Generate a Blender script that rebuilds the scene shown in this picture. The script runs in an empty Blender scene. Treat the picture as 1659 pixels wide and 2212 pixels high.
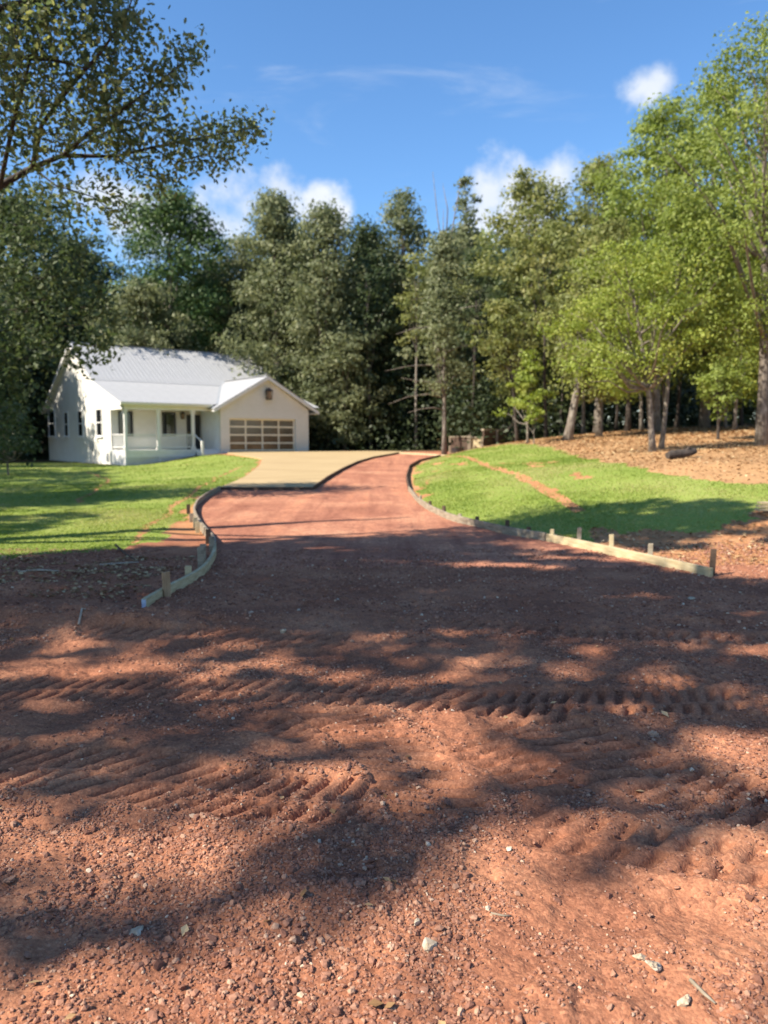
import bpy, math, random
import numpy as np
from mathutils import Vector, Matrix

# ------------------------------------------------------------------ camera, sky, sun, exposure
scene = bpy.context.scene
C = scene.collection
PITCH = math.radians(5.32)
EYE = 1.5
cam_d = bpy.data.cameras.new('camera')
cam = bpy.data.objects.new('camera', cam_d)
C.objects.link(cam)
cam.location = (0, 0, EYE)
cam.rotation_euler = (math.pi/2 - PITCH, 0, 0)
cam_d.sensor_fit = 'VERTICAL'
cam_d.sensor_height = 36.0
cam_d.lens = 36.0*1661.0/2211.4
cam_d.clip_start = 0.05
cam_d.clip_end = 3000
cam_d.dof.use_dof = True
cam_d.dof.focus_distance = 2.95
cam_d.dof.aperture_fstop = cam_d.lens/1000/0.0100
scene.camera = cam

SUN_EL = math.radians(42)
SUN_PHI = math.radians(27)          # the sun stands to the left, a little behind the camera
TO_SUN = Vector((-math.cos(SUN_PHI)*math.cos(SUN_EL), -math.sin(SUN_PHI)*math.cos(SUN_EL), math.sin(SUN_EL)))
sun_d = bpy.data.lights.new('sun', 'SUN')
sun_d.energy = 4.9
sun_d.angle = math.radians(0.55)
sun_d.color = (1.0, 0.91, 0.78)
sun = bpy.data.objects.new('sun', sun_d)
C.objects.link(sun)
sun.location = (-60, -30, 60)
sun.rotation_euler = TO_SUN.to_track_quat('Z', 'Y').to_euler()

world = bpy.data.worlds.new('World')
scene.world = world
world.use_nodes = True
scene.view_settings.view_transform = 'Standard'
scene.view_settings.look = 'None'
scene.view_settings.exposure = 1.1
scene.view_settings.gamma = 1.0
scene.view_settings.use_curve_mapping = False
scene.cycles.use_denoising = True
scene.cycles.max_bounces = 6
scene.cycles.diffuse_bounces = 3
scene.cycles.glossy_bounces = 2
scene.cycles.transmission_bounces = 3
scene.cycles.caustics_reflective = False
scene.cycles.caustics_refractive = False

F = 1661.0; CX = 829.5; CY = 1105.7
def ray(px, py):
    cx = (px-CX)/F; cy = (CY-py)/F
    d = Vector((cx, math.cos(PITCH)+cy*math.sin(PITCH), -math.sin(PITCH)+cy*math.cos(PITCH)))
    return d/d.y
def at(px, py, Y):
    """world point at depth Y in the direction measured on the photograph"""
    d = ray(px, py)
    return Vector((d.x*Y, Y, EYE+d.z*Y))

def build_world():
    nt = world.node_tree; nt.nodes.clear(); L = nt.links
    def N(t, **k):
        n = nt.nodes.new(t)
        for a, b in k.items(): setattr(n, a, b)
        return n
    out = N('ShaderNodeOutputWorld'); bg = N('ShaderNodeBackground')
    sky = N('ShaderNodeTexSky', sky_type='NISHITA', sun_disc=False)
    sky.sun_elevation = SUN_EL
    sky.sun_rotation = math.atan2(TO_SUN.x, TO_SUN.y)
    sky.air_density = 1.0; sky.dust_density = 0.25; sky.ozone_density = 4.0; sky.altitude = 200
    hs = N('ShaderNodeHueSaturation'); hs.inputs['Saturation'].default_value = 1.14; hs.inputs['Value'].default_value = 1.0
    L.new(sky.outputs[0], hs.inputs['Color'])
    mul = N('ShaderNodeMix', data_type='RGBA', blend_type='MULTIPLY'); mul.inputs[0].default_value = 1
    L.new(hs.outputs[0], mul.inputs[6]); mul.inputs[7].default_value = (0.108, 0.108, 0.108, 1)
    tc = N('ShaderNodeTexCoord')
    nz = N('ShaderNodeTexNoise'); nz.inputs['Scale'].default_value = 13; nz.inputs['Detail'].default_value = 9; nz.inputs['Roughness'].default_value = 0.58
    L.new(tc.outputs['Generated'], nz.inputs['Vector'])
    blobs = [(540, 440, .07, .04), (600, 405, .035, .028), (480, 480, .07, .05), (690, 440, .035, .026), (728, 470, .022, .026), (250, 430, .10, .03), (310, 470, .08, .04), (620, 470, .05, .04),
             (1060, 425, .04, .045), (1110, 392, .04, .03), (1195, 395, .045, .04), (1035, 465, .04, .055), (1120, 445, .07, .05), (1405, 190, .045, .024), (1430, 170, .03, .02),
             (-500, 350, .2, .07), (2300, 420, .25, .08)]
    dirs = [(ray(px, py).normalized(), rx, rz) for px, py, rx, rz in blobs]
    for ang, el, rx, rz in ((2.2, .3, .3, .09), (3.1, .35, .25, .08), (4.0, .28, .3, .1), (5.2, .3, .25, .08)):
        dirs.append((Vector((math.sin(ang)*math.cos(el), math.cos(ang)*math.cos(el), math.sin(el))), rx, rz))
    prev = None
    for d, rx, rz in dirs:
        s = N('ShaderNodeVectorMath', operation='SUBTRACT'); L.new(tc.outputs['Generated'], s.inputs[0]); s.inputs[1].default_value = d
        m = N('ShaderNodeVectorMath', operation='MULTIPLY'); L.new(s.outputs[0], m.inputs[0]); m.inputs[1].default_value = (1/rx, 1/rx, 1/rz)
        ln = N('ShaderNodeVectorMath', operation='LENGTH'); L.new(m.outputs[0], ln.inputs[0])
        a = N('ShaderNodeMath', operation='SUBTRACT'); a.inputs[0].default_value = 1; L.new(ln.outputs['Value'], a.inputs[1])
        if prev is None: prev = a
        else:
            mx = N('ShaderNodeMath', operation='SMOOTH_MAX'); mx.inputs[2].default_value = .12
            L.new(prev.outputs[0], mx.inputs[0]); L.new(a.outputs[0], mx.inputs[1]); prev = mx
    clampb = N('ShaderNodeMath', operation='MAXIMUM'); L.new(prev.outputs[0], clampb.inputs[0]); clampb.inputs[1].default_value = -1.5
    ma = N('ShaderNodeMath', operation='MULTIPLY_ADD'); L.new(nz.outputs['Fac'], ma.inputs[0]); ma.inputs[1].default_value = 3.0; ma.inputs[2].default_value = -1.5
    ad = N('ShaderNodeMath', operation='ADD'); L.new(clampb.outputs[0], ad.inputs[0]); L.new(ma.outputs[0], ad.inputs[1])
    mr = N('ShaderNodeMapRange', interpolation_type='SMOOTHSTEP'); L.new(ad.outputs[0], mr.inputs[0])
    mr.inputs[1].default_value = -0.08; mr.inputs[2].default_value = 0.85; mr.inputs[3].default_value = 0; mr.inputs[4].default_value = 0.95
    # thin high cirrus streaks everywhere
    mp = N('ShaderNodeMapping'); mp.inputs['Scale'].default_value = (3.5, 3.5, 16); mp.inputs['Rotation'].default_value = (0.1, 0.3, 0)
    L.new(tc.outputs['Generated'], mp.inputs['Vector'])
    n2 = N('ShaderNodeTexNoise'); n2.inputs['Scale'].default_value = 1.0; n2.inputs['Detail'].default_value = 7; n2.inputs['Roughness'].default_value = .6; n2.inputs['Distortion'].default_value = .5
    L.new(mp.outputs[0], n2.inputs['Vector'])
    m2 = N('ShaderNodeMapRange', interpolation_type='SMOOTHSTEP'); L.new(n2.outputs['Fac'], m2.inputs[0])
    m2.inputs[1].default_value = .55; m2.inputs[2].default_value = .85; m2.inputs[3].default_value = 0; m2.inputs[4].default_value = .45
    mxa = N('ShaderNodeMath', operation='MAXIMUM'); L.new(mr.outputs[0], mxa.inputs[0]); L.new(m2.outputs[0], mxa.inputs[1])
    cr = N('ShaderNodeMix', data_type='RGBA'); L.new(nz.outputs['Fac'], cr.inputs[0])
    cr.inputs[6].default_value = (.27, .33, .42, 1); cr.inputs[7].default_value = (.55, .55, .56, 1)
    mix = N('ShaderNodeMix', data_type='RGBA'); L.new(mxa.outputs[0], mix.inputs[0]); L.new(mul.outputs[2], mix.inputs[6]); L.new(cr.outputs[2], mix.inputs[7])
    L.new(mix.outputs[2], bg.inputs['Color']); bg.inputs['Strength'].default_value = 1.0
    L.new(bg.outputs[0], out.inputs['Surface'])
build_world()

# ------------------------------------------------------------------ helpers
rng = np.random.default_rng(7)
random.seed(7)

def tag(o, label=None, cat=None, group=None, kind=None):
    if label: o['label'] = label
    if cat: o['category'] = cat
    if group: o['group'] = group
    if kind: o['kind'] = kind
    return o
def link(name, me, m=None, parent=None):
    o = bpy.data.objects.new(name, me); C.objects.link(o)
    if m is not None and len(me.materials) == 0: me.materials.append(m)
    if parent is not None: o.parent = parent
    return o
def empty(name, loc, rz=0):
    o = bpy.data.objects.new(name, None); C.objects.link(o)
    o.location = loc; o.rotation_euler = (0, 0, rz); o.empty_display_size = .3
    return o
def mesh_np(name, v, f, smooth=False, attrs=None):
    """v (N,3), f (M,k) -> mesh with M k-gons"""
    v = np.ascontiguousarray(v, np.float32); f = np.ascontiguousarray(f, np.int32)
    me = bpy.data.meshes.new(name); k = f.shape[1]
    me.vertices.add(len(v)); me.vertices.foreach_set('co', v.ravel())
    me.loops.add(f.size); me.loops.foreach_set('vertex_index', f.ravel())
    me.polygons.add(len(f)); me.polygons.foreach_set('loop_start', np.arange(0, f.size, k, dtype=np.int32))
    me.polygons.foreach_set('use_smooth', np.full(len(f), smooth, dtype=bool))
    if attrs:
        for an, (dom, arr) in attrs.items():
            a = me.attributes.new(an, 'FLOAT', dom); a.data.foreach_set('value', np.ascontiguousarray(arr, np.float32))
    me.update(calc_edges=True)
    return me
class MB:
    def __init__(s): s.v = []; s.f = []
    def poly(s, pts, faces):
        n = len(s.v); s.v += [tuple(p) for p in pts]; s.f += [tuple(i+n for i in q) for q in faces]; return s
    def box(s, x0, x1, y0, y1, z0, z1):
        return s.poly([(x0,y0,z0),(x1,y0,z0),(x1,y1,z0),(x0,y1,z0),(x0,y0,z1),(x1,y0,z1),(x1,y1,z1),(x0,y1,z1)],
                      [(0,3,2,1),(4,5,6,7),(0,1,5,4),(1,2,6,5),(2,3,7,6),(3,0,4,7)])
    def prism(s, pts, axis, a0, a1):
        """extrude a 2D outline along an axis: 'x' outline is (y,z), 'y' is (x,z), 'z' is (x,y)"""
        def P(p, a): return {'x': (a, p[0], p[1]), 'y': (p[0], a, p[1]), 'z': (p[0], p[1], a)}[axis]
        n = len(pts)
        return s.poly([P(p, a0) for p in pts]+[P(p, a1) for p in pts],
                      [tuple(range(n))[::-1], tuple(range(n, 2*n))]+[(i, (i+1) % n, n+(i+1) % n, n+i) for i in range(n)])
    def bar(s, a, b, w, h, up=(0, 0, 1)):
        a = Vector(a); b = Vector(b); d = (b-a).normalized(); side = d.cross(Vector(up)).normalized(); u = side.cross(d)
        p = []
        for q in (a, b):
            for sx, sy in ((-1,-1),(1,-1),(1,1),(-1,1)): p.append(q+side*(w/2*sx)+u*(h/2*sy))
        return s.poly(p, [(0,1,2,3),(7,6,5,4),(0,4,5,1),(1,5,6,2),(2,6,7,3),(3,7,4,0)])
    def tube(s, pts, rad, n=8, cap=True):
        pts = [Vector(p) for p in pts]; base = len(s.v)
        for i, p in enumerate(pts):
            d = (pts[min(i+1, len(pts)-1)]-pts[max(i-1, 0)]).normalized()
            a = d.cross(Vector((0, 0, 1)) if abs(d.z) < .9 else Vector((1, 0, 0))).normalized(); b = d.cross(a)
            for k in range(n):
                t = 2*math.pi*k/n; s.v.append(tuple(p+(a*math.cos(t)+b*math.sin(t))*rad[i]))
        for i in range(len(pts)-1):
            for k in range(n):
                s.f.append((base+i*n+k, base+i*n+(k+1) % n, base+(i+1)*n+(k+1) % n, base+(i+1)*n+k))
        if cap:
            s.f.append(tuple(base+k for k in range(n))[::-1]); s.f.append(tuple(base+(len(pts)-1)*n+k for k in range(n)))
        return s
    def mesh(s, name, smooth=False):
        me = bpy.data.meshes.new(name); me.from_pydata(s.v, [], s.f); me.update()
        import bmesh
        bm = bmesh.new(); bm.from_mesh(me); bmesh.ops.recalc_face_normals(bm, faces=bm.faces); bm.to_mesh(me); bm.free()
        if smooth: me.polygons.foreach_set('use_smooth', [True]*len(me.polygons))
        return me
    def build(s, name, m, parent=None, smooth=False, bevel=0):
        o = link(name, s.mesh(name, smooth), m, parent)
        if bevel:
            b = o.modifiers.new('bevel', 'BEVEL'); b.width = bevel; b.segments = 2; b.limit_method = 'ANGLE'
        return o

# ---- numpy value noise
_tab = np.random.default_rng(3).random((256, 256)).astype(np.float32)
def vnoise(x, y):
    xi = np.floor(x).astype(np.int64); yi = np.floor(y).astype(np.int64)
    fx = x-xi; fy = y-yi; fx = fx*fx*(3-2*fx); fy = fy*fy*(3-2*fy)
    a = _tab[xi & 255, yi & 255]; b = _tab[(xi+1) & 255, yi & 255]; c = _tab[xi & 255, (yi+1) & 255]; d = _tab[(xi+1) & 255, (yi+1) & 255]
    return (a*(1-fx)+b*fx)*(1-fy)+(c*(1-fx)+d*fx)*fy
def fbm(x, y, o=4):
    r = 0; a = .5; t = 0
    for i in range(o):
        r = r+a*vnoise(x+17.3*i, y+9.1*i); t += a; a *= .5; x = x*2.03; y = y*2.03
    return r/t
def sstep(a, b, x):
    t = np.clip((x-a)/(b-a), 0, 1); return t*t*(3-2*t)
def inpoly(x, y, P):
    r = np.zeros(np.shape(x), bool); n = len(P)
    for i in range(n):
        x0, y0 = P[i]; x1, y1 = P[(i+1) % n]
        if y0 == y1: continue
        c = ((y0 > y) != (y1 > y)) & (x < (x1-x0)*(y-y0)/(y1-y0)+x0)
        r ^= c
    return r

# ---- materials
def new_mat(name):
    m = bpy.data.materials.new(name); m.use_nodes = True
    nt = m.node_tree; b = nt.nodes['Principled BSDF']
    return m, nt, b
def node(nt, t, **k):
    n = nt.nodes.new(t)
    for a, v in k.items():
        if a[0] == '_': n.inputs[a[1:].replace('_', ' ')].default_value = v
        else: setattr(n, a, v)
    return n
def ramp(nt, src, stops):
    r = nt.nodes.new('ShaderNodeValToRGB'); e = r.color_ramp.elements
    while len(e) > 1: e.remove(e[0])
    e[0].position = stops[0][0]; e[0].color = (*stops[0][1], 1)
    for p, c in stops[1:]:
        q = e.new(p); q.color = (*c, 1)
    nt.links.new(src, r.inputs[0]); return r
def surf(name, stops, scale=6, rough=.7, bump=0, bscale=None, detail=6, stretch=(1, 1, 1), spec=.3, dist=.01, metallic=0):
    """noise-coloured surface in object space"""
    m, nt, b = new_mat(name); L = nt.links
    tc = node(nt, 'ShaderNodeTexCoord'); mp = node(nt, 'ShaderNodeMapping'); mp.inputs['Scale'].default_value = stretch
    L.new(tc.outputs['Object'], mp.inputs[0])
    nz = node(nt, 'ShaderNodeTexNoise', _Scale=scale, _Detail=detail, _Roughness=.6); L.new(mp.outputs[0], nz.inputs['Vector'])
    r = ramp(nt, nz.outputs['Fac'], stops); L.new(r.outputs[0], b.inputs['Base Color'])
    b.inputs['Roughness'].default_value = rough; b.inputs['Specular IOR Level'].default_value = spec; b.inputs['Metallic'].default_value = metallic
    if bump:
        n2 = node(nt, 'ShaderNodeTexNoise', _Scale=bscale or scale*3, _Detail=5); L.new(mp.outputs[0], n2.inputs['Vector'])
        bp = node(nt, 'ShaderNodeBump', _Strength=bump, _Distance=dist); L.new(n2.outputs['Fac'], bp.inputs['Height']); L.new(bp.outputs[0], b.inputs['Normal'])
    return m
def leafmat(name, c0, c1, c2, transl=.35):
    m, nt, b = new_mat(name); L = nt.links
    a = node(nt, 'ShaderNodeAttribute', attribute_name='rnd')
    r = ramp(nt, a.outputs['Fac'], [(0, c0), (.5, c1), (1, c2)])
    L.new(r.outputs[0], b.inputs['Base Color']); b.inputs['Roughness'].default_value = .55; b.inputs['Specular IOR Level'].default_value = .35
    t = node(nt, 'ShaderNodeBsdfTranslucent'); hs = node(nt, 'ShaderNodeHueSaturation'); hs.inputs['Value'].default_value = 1.35; hs.inputs['Saturation'].default_value = 1.1
    L.new(r.outputs[0], hs.inputs['Color']); L.new(hs.outputs[0], t.inputs['Color'])
    mx = node(nt, 'ShaderNodeMixShader'); mx.inputs[0].default_value = transl
    L.new(b.outputs[0], mx.inputs[1]); L.new(t.outputs[0], mx.inputs[2]); L.new(mx.outputs[0], nt.nodes['Material Output'].inputs[0])
    return m
def attrmat(name, stops, rough=.85, bump=.3, bscale=120, dist=.004):
    """colour by a per-piece random number, broken up by fine noise"""
    m, nt, b = new_mat(name); L = nt.links
    a = node(nt, 'ShaderNodeAttribute', attribute_name='rnd')
    g = node(nt, 'ShaderNodeNewGeometry')
    nz = node(nt, 'ShaderNodeTexNoise', _Scale=bscale, _Detail=4); L.new(g.outputs['Position'], nz.inputs['Vector'])
    ma = node(nt, 'ShaderNodeMath', operation='MULTIPLY_ADD'); L.new(nz.outputs['Fac'], ma.inputs[0]); ma.inputs[1].default_value = .25; ma.inputs[2].default_value = -.125
    ad = node(nt, 'ShaderNodeMath', operation='ADD', use_clamp=True); L.new(a.outputs['Fac'], ad.inputs[0]); L.new(ma.outputs[0], ad.inputs[1])
    r = ramp(nt, ad.outputs[0], stops); L.new(r.outputs[0], b.inputs['Base Color'])
    b.inputs['Roughness'].default_value = rough; b.inputs['Specular IOR Level'].default_value = .2
    bp = node(nt, 'ShaderNodeBump', _Strength=bump, _Distance=dist); L.new(nz.outputs['Fac'], bp.inputs['Height']); L.new(bp.outputs[0], b.inputs['Normal'])
    return m

def soil(name, cols, big=1.1, fine=60, bump=.7, speck=.5):
    m, nt, b = new_mat(name); L = nt.links
    g = node(nt, 'ShaderNodeNewGeometry'); P = g.outputs['Position']
    n1 = node(nt, 'ShaderNodeTexNoise', _Scale=big, _Detail=5, _Roughness=.62); L.new(P, n1.inputs['Vector'])
    n2 = node(nt, 'ShaderNodeTexNoise', _Scale=fine, _Detail=6, _Roughness=.7); L.new(P, n2.inputs['Vector'])
    mx = node(nt, 'ShaderNodeMix', data_type='FLOAT'); mx.inputs[0].default_value = .42; L.new(n1.outputs['Fac'], mx.inputs[2]); L.new(n2.outputs['Fac'], mx.inputs[3])
    r = ramp(nt, mx.outputs[0], [(.30, cols[0]), (.46, cols[1]), (.56, cols[2]), (.70, cols[3])])
    vo = node(nt, 'ShaderNodeTexVoronoi', _Scale=95.0); L.new(P, vo.inputs['Vector'])
    vs = node(nt, 'ShaderNodeSeparateColor'); L.new(vo.outputs['Color'], vs.inputs[0])
    vr = ramp(nt, vs.outputs[0], [(0, (.55, .52, .55)), (.3, (.9, .9, .9)), (.7, (1.08, 1.05, 1.0)), (1, (1.55, 1.6, 1.6))])
    mm = node(nt, 'ShaderNodeMix', data_type='RGBA', blend_type='MULTIPLY'); mm.inputs[0].default_value = speck
    L.new(r.outputs[0], mm.inputs[6]); L.new(vr.outputs[0], mm.inputs[7]); L.new(mm.outputs[2], b.inputs['Base Color'])
    b.inputs['Roughness'].default_value = .92; b.inputs['Specular IOR Level'].default_value = .12
    n3 = node(nt, 'ShaderNodeTexNoise', _Scale=150, _Detail=5, _Roughness=.7); L.new(P, n3.inputs['Vector'])
    s2 = node(nt, 'ShaderNodeMath', operation='SUBTRACT'); L.new(n3.outputs['Fac'], s2.inputs[0]); L.new(vo.outputs['Distance'], s2.inputs[1])
    b1 = node(nt, 'ShaderNodeBump', _Strength=bump*.5, _Distance=.006); L.new(s2.outputs[0], b1.inputs['Height'])
    n4 = node(nt, 'ShaderNodeTexNoise', _Scale=28, _Detail=5, _Roughness=.65); L.new(P, n4.inputs['Vector'])
    b2 = node(nt, 'ShaderNodeBump', _Strength=bump*.65, _Distance=.02); L.new(n4.outputs['Fac'], b2.inputs['Height']); L.new(b1.outputs[0], b2.inputs['Normal'])
    L.new(b2.outputs[0], b.inputs['Normal'])
    return m

M = {}
M['soil'] = soil('red_soil', [(.17, .070, .042), (.275, .115, .065), (.38, .170, .094), (.48, .26, .152)])
M['drive'] = soil('red_gravel', [(.22, .088, .055), (.34, .145, .092), (.44, .205, .125), (.52, .29, .18)], big=.55, fine=16, bump=1.0, speck=.85)
def streaks(m):
    nt = m.node_tree; L = nt.links; b = nt.nodes['Principled BSDF']; src = b.inputs['Base Color'].links[0].from_socket
    g = node(nt, 'ShaderNodeNewGeometry'); mp = node(nt, 'ShaderNodeMapping'); mp.inputs['Scale'].default_value = (2.6, .16, 1); mp.inputs['Rotation'].default_value = (0, 0, -.12)
    L.new(g.outputs['Position'], mp.inputs[0]); nz = node(nt, 'ShaderNodeTexNoise', _Scale=1.0, _Detail=6, _Roughness=.65, _Distortion=.6); L.new(mp.outputs[0], nz.inputs['Vector'])
    n2 = node(nt, 'ShaderNodeTexNoise', _Scale=5.5, _Detail=6, _Roughness=.75); L.new(g.outputs['Position'], n2.inputs['Vector'])
    r1 = ramp(nt, nz.outputs['Fac'], [(.34, (.72, .66, .66)), (.5, (1, 1, 1)), (.66, (1.22, 1.2, 1.1))]); r2 = ramp(nt, n2.outputs['Fac'], [(.32, (.66, .64, .66)), (.5, (1, 1, 1)), (.7, (1.25, 1.25, 1.2))])
    for r in (r1, r2):
        mm = node(nt, 'ShaderNodeMix', data_type='RGBA', blend_type='MULTIPLY'); mm.inputs[0].default_value = .8
        L.new(src, mm.inputs[6]); L.new(r.outputs[0], mm.inputs[7]); src = mm.outputs[2]
    L.new(src, b.inputs['Base Color'])
streaks(M['drive'])
M['lawn'] = soil('turf_soil', [(.15, .19, .035), (.20, .26, .05), (.25, .29, .07), (.33, .29, .12)], big=.5, fine=12, speck=.3)
M['litter'] = soil('leafy_bank', [(.25, .135, .06), (.35, .20, .095), (.44, .255, .12), (.50, .235, .10)], big=.45, fine=9, bump=.9, speck=.5)
M['clay'] = soil('orange_clay', [(.26, .12, .055), (.38, .18, .08), (.46, .23, .11), (.50, .29, .15)], big=.6, fine=14, speck=.4)
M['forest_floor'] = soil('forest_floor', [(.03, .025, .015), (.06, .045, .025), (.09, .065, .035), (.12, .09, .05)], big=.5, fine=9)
M['concrete'] = surf('new_concrete', [(.3, (.33, .235, .12)), (.5, (.41, .30, .155)), (.7, (.48, .36, .20))], scale=1.2, rough=.85, bump=.4, bscale=14, stretch=(.35, 3, 1), dist=.006)
M['stone'] = attrmat('gravel_stone', [(0, (.15, .066, .044)), (.3, (.25, .115, .075)), (.58, (.35, .175, .11)), (.84, (.43, .26, .17)), (.95, (.50, .36, .25)), (1, (.58, .47, .35))])
M['pale_stone'] = surf('pale_stone', [(.35, (.34, .25, .16)), (.55, (.50, .42, .31)), (.8, (.60, .55, .46))], scale=20, rough=.85, bump=.6, bscale=60, dist=.004)
M['new_wood'] = surf('new_pine', [(.3, (.34, .26, .14)), (.55, (.48, .39, .23)), (.75, (.57, .48, .31))], scale=5, rough=.75, bump=.3, bscale=30, stretch=(1, 1, 7), dist=.003)
M['grey_wood'] = surf('weathered_wood', [(.3, (.16, .125, .085)), (.55, (.30, .25, .18)), (.75, (.42, .37, .29))], scale=6, rough=.85, bump=.4, bscale=30, stretch=(1, 1, 6), dist=.003)
M['dark_wood'] = surf('dark_wood', [(.3, (.045, .028, .02)), (.6, (.10, .065, .045)), (.8, (.15, .11, .08))], scale=6, rough=.85, bump=.4, stretch=(1, 1, 5), dist=.004)
M['stake_wood'] = surf('stake_wood', [(.3, (.26, .15, .075)), (.6, (.42, .27, .15)), (.8, (.5, .36, .22))], scale=12, rough=.8, bump=.3, stretch=(4, 4, .6), dist=.003)
M['pale_stick'] = surf('bleached_wood', [(.3, (.28, .22, .16)), (.7, (.45, .38, .30))], scale=20, rough=.85)
M['bark'] = surf('grey_bark', [(.3, (.085, .07, .055)), (.5, (.18, .15, .12)), (.7, (.32, .29, .25))], scale=5, rough=.95, bump=.9, bscale=12, stretch=(3, 3, .7), dist=.03)
M['dark_bark'] = surf('dark_bark', [(.3, (.03, .025, .02)), (.6, (.075, .06, .05)), (.8, (.12, .10, .08))], scale=5, rough=.95, bump=.8, bscale=12, stretch=(3, 3, .7), dist=.03)
M['white'] = surf('white_paint', [(.3, (.66, .65, .62)), (.7, (.76, .74, .71))], scale=2.5, rough=.55)
M['black'] = surf('black_metal', [(.3, (.015, .015, .016)), (.7, (.03, .03, .032))], scale=8, rough=.4, spec=.5)
M['black_plastic'] = surf('black_plastic', [(.3, (.02, .02, .021)), (.7, (.05, .05, .05))], scale=8, rough=.5, spec=.5)

# ------------------------------------------------------------------ terrain
FR = [(3.6, 8.35), (3.25, 9.38), (2.96, 10.13), (2.72, 10.77), (2.44, 11.33), (2.0, 12.0), (1.62, 12.9), (1.22, 13.9), (0.95, 15.37), (0.76, 17.28), (0.66, 20.43), (0.73, 24.93), (1.07, 31.92), (1.67, 36.87), (3.2, 43.5)]
FL = [(-2.14, 6.75), (-2.12, 7.38), (-2.03, 8.05), (-2.03, 8.71), (-2.2, 9.94), (-2.45, 11.0), (-2.9, 12.27), (-3.3, 13.49), (-3.72, 14.96), (-4.08, 16.76), (-4.27, 18.42), (-4.4, 20.43)]
APR_L = [(-4.43, 20.73), (-4.52, 24.9), (-5.17, 31.9), (-6.2, 39.4), (-8.0, 44.0), (-9.6, 47.6)]
APR_R = [(-1.93, 20.73), (-1.86, 25.0), (-1.63, 30.2), (-1.25, 36.0), (-.6, 41.1), (.9, 48.0), (1.2, 51.5)]
_yr = [0]+[p[1] for p in FR]+[50, 60, 200]; _xr = [4.6]+[p[0] for p in FR]+[6.5, 9, 9]
_fl = FL+APR_L
_yl = [0]+[p[1] for p in _fl]+[49, 60, 200]; _xl = [-2.2]+[p[0] for p in _fl]+[-10.4, -11, -11]
def xr(y): return np.interp(y, _yr, _xr)
def xl(y): return np.interp(y, _yl, _xl)
def zdrive(y):
    t = np.maximum(y-9, 0.); t = np.minimum(t, 45); return 0.0185*(np.sqrt(t*t+9)-3)
def Z0(x, y):
    """smooth lie of the land"""
    x = np.asarray(x, float); y = np.asarray(y, float)
    b = zdrive(y)
    sl = np.maximum(xl(y)-x, 0); sr = np.maximum(x-xr(y)-.1, 0)
    z = b*(1-sstep(0, 6.5, sl))
    z = z+sstep(5, 18, y)*1.25*(1-np.exp(-sr/6))+.035*np.clip(y-28, 0, 30)*(1-np.exp(-sr/8))
    z = z+.02*sstep(0, 1.2, sl)*sstep(9, 14, y)
    z = z-.0*y
    return z
TRACKS = [  # centre line, half width, lug pitch, slant, depth
    ([(-3.2, 4.58), (-2.32, 4.54), (-1.48, 4.55), (-.52, 4.5), (.06, 4.42), (.58, 4.30), (1.25, 4.24), (2.2, 4.3)], .22, .108, .4, .026),
    ([(-2.6, 3.5), (-1.79, 3.46), (-1.45, 3.43), (-1.11, 3.33), (-.75, 3.19), (-.44, 3.10), (.05, 3.07)], .23, .104, .5, .030),
    ([(-.42, 4.3), (-.22, 4.02), (-.04, 3.76), (.09, 3.46), (.19, 3.13), (.25, 2.86)], .20, .10, .35, .028),
    ([(.62, 4.1), (.82, 3.92), (.99, 3.67), (1.18, 3.35), (1.4, 3.13), (1.62, 2.97), (2.1, 2.7)], .23, .106, .25, .027),
    ([(.5, 2.92), (.78, 2.80), (.98, 2.72), (1.35, 2.58), (1.8, 2.36)], .17, .118, .4, .020),
    ([(-2.4, 5.88), (-2.01, 5.86), (-1.4, 5.84), (-.67, 5.7), (-.2, 5.65)], .18, .12, .5, .028),
    ([(.5, 6.2), (.9, 6.08), (1.35, 5.93), (2.03, 5.79), (3.2, 5.6)], .18, .12, .4, .028),
    ([(-.75, 3.95), (-.5, 3.86), (-.25, 3.74)], .15, .10, .5, .022),
    ([(.3, 3.75), (.55, 3.5), (.75, 3.3), (.9, 3.1)], .16, .10, .4, .022),
    ([(2.2, 4.9), (1.9, 4.7), (1.5, 4.6), (1.2, 4.85)], .17, .11, .4, .020)]
def polydist(x, y, P):
    """distance along and signed distance across a polyline"""
    best = np.full(x.shape, 1e9); s = np.zeros(x.shape); t = np.zeros(x.shape); acc = 0
    for (x0, y0), (x1, y1) in zip(P[:-1], P[1:]):
        dx, dy = x1-x0, y1-y0; l = math.hypot(dx, dy); dx /= l; dy /= l
        a = np.clip((x-x0)*dx+(y-y0)*dy, 0, l)
        ex = x-x0-a*dx; ey = y-y0-a*dy; d = np.hypot(ex, ey)
        k = d < best; best = np.where(k, d, best); s = np.where(k, acc+a, s); t = np.where(k, np.sign(dx*ey-dy*ex)*d, t)
        acc += l
    return s, t, acc
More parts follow.
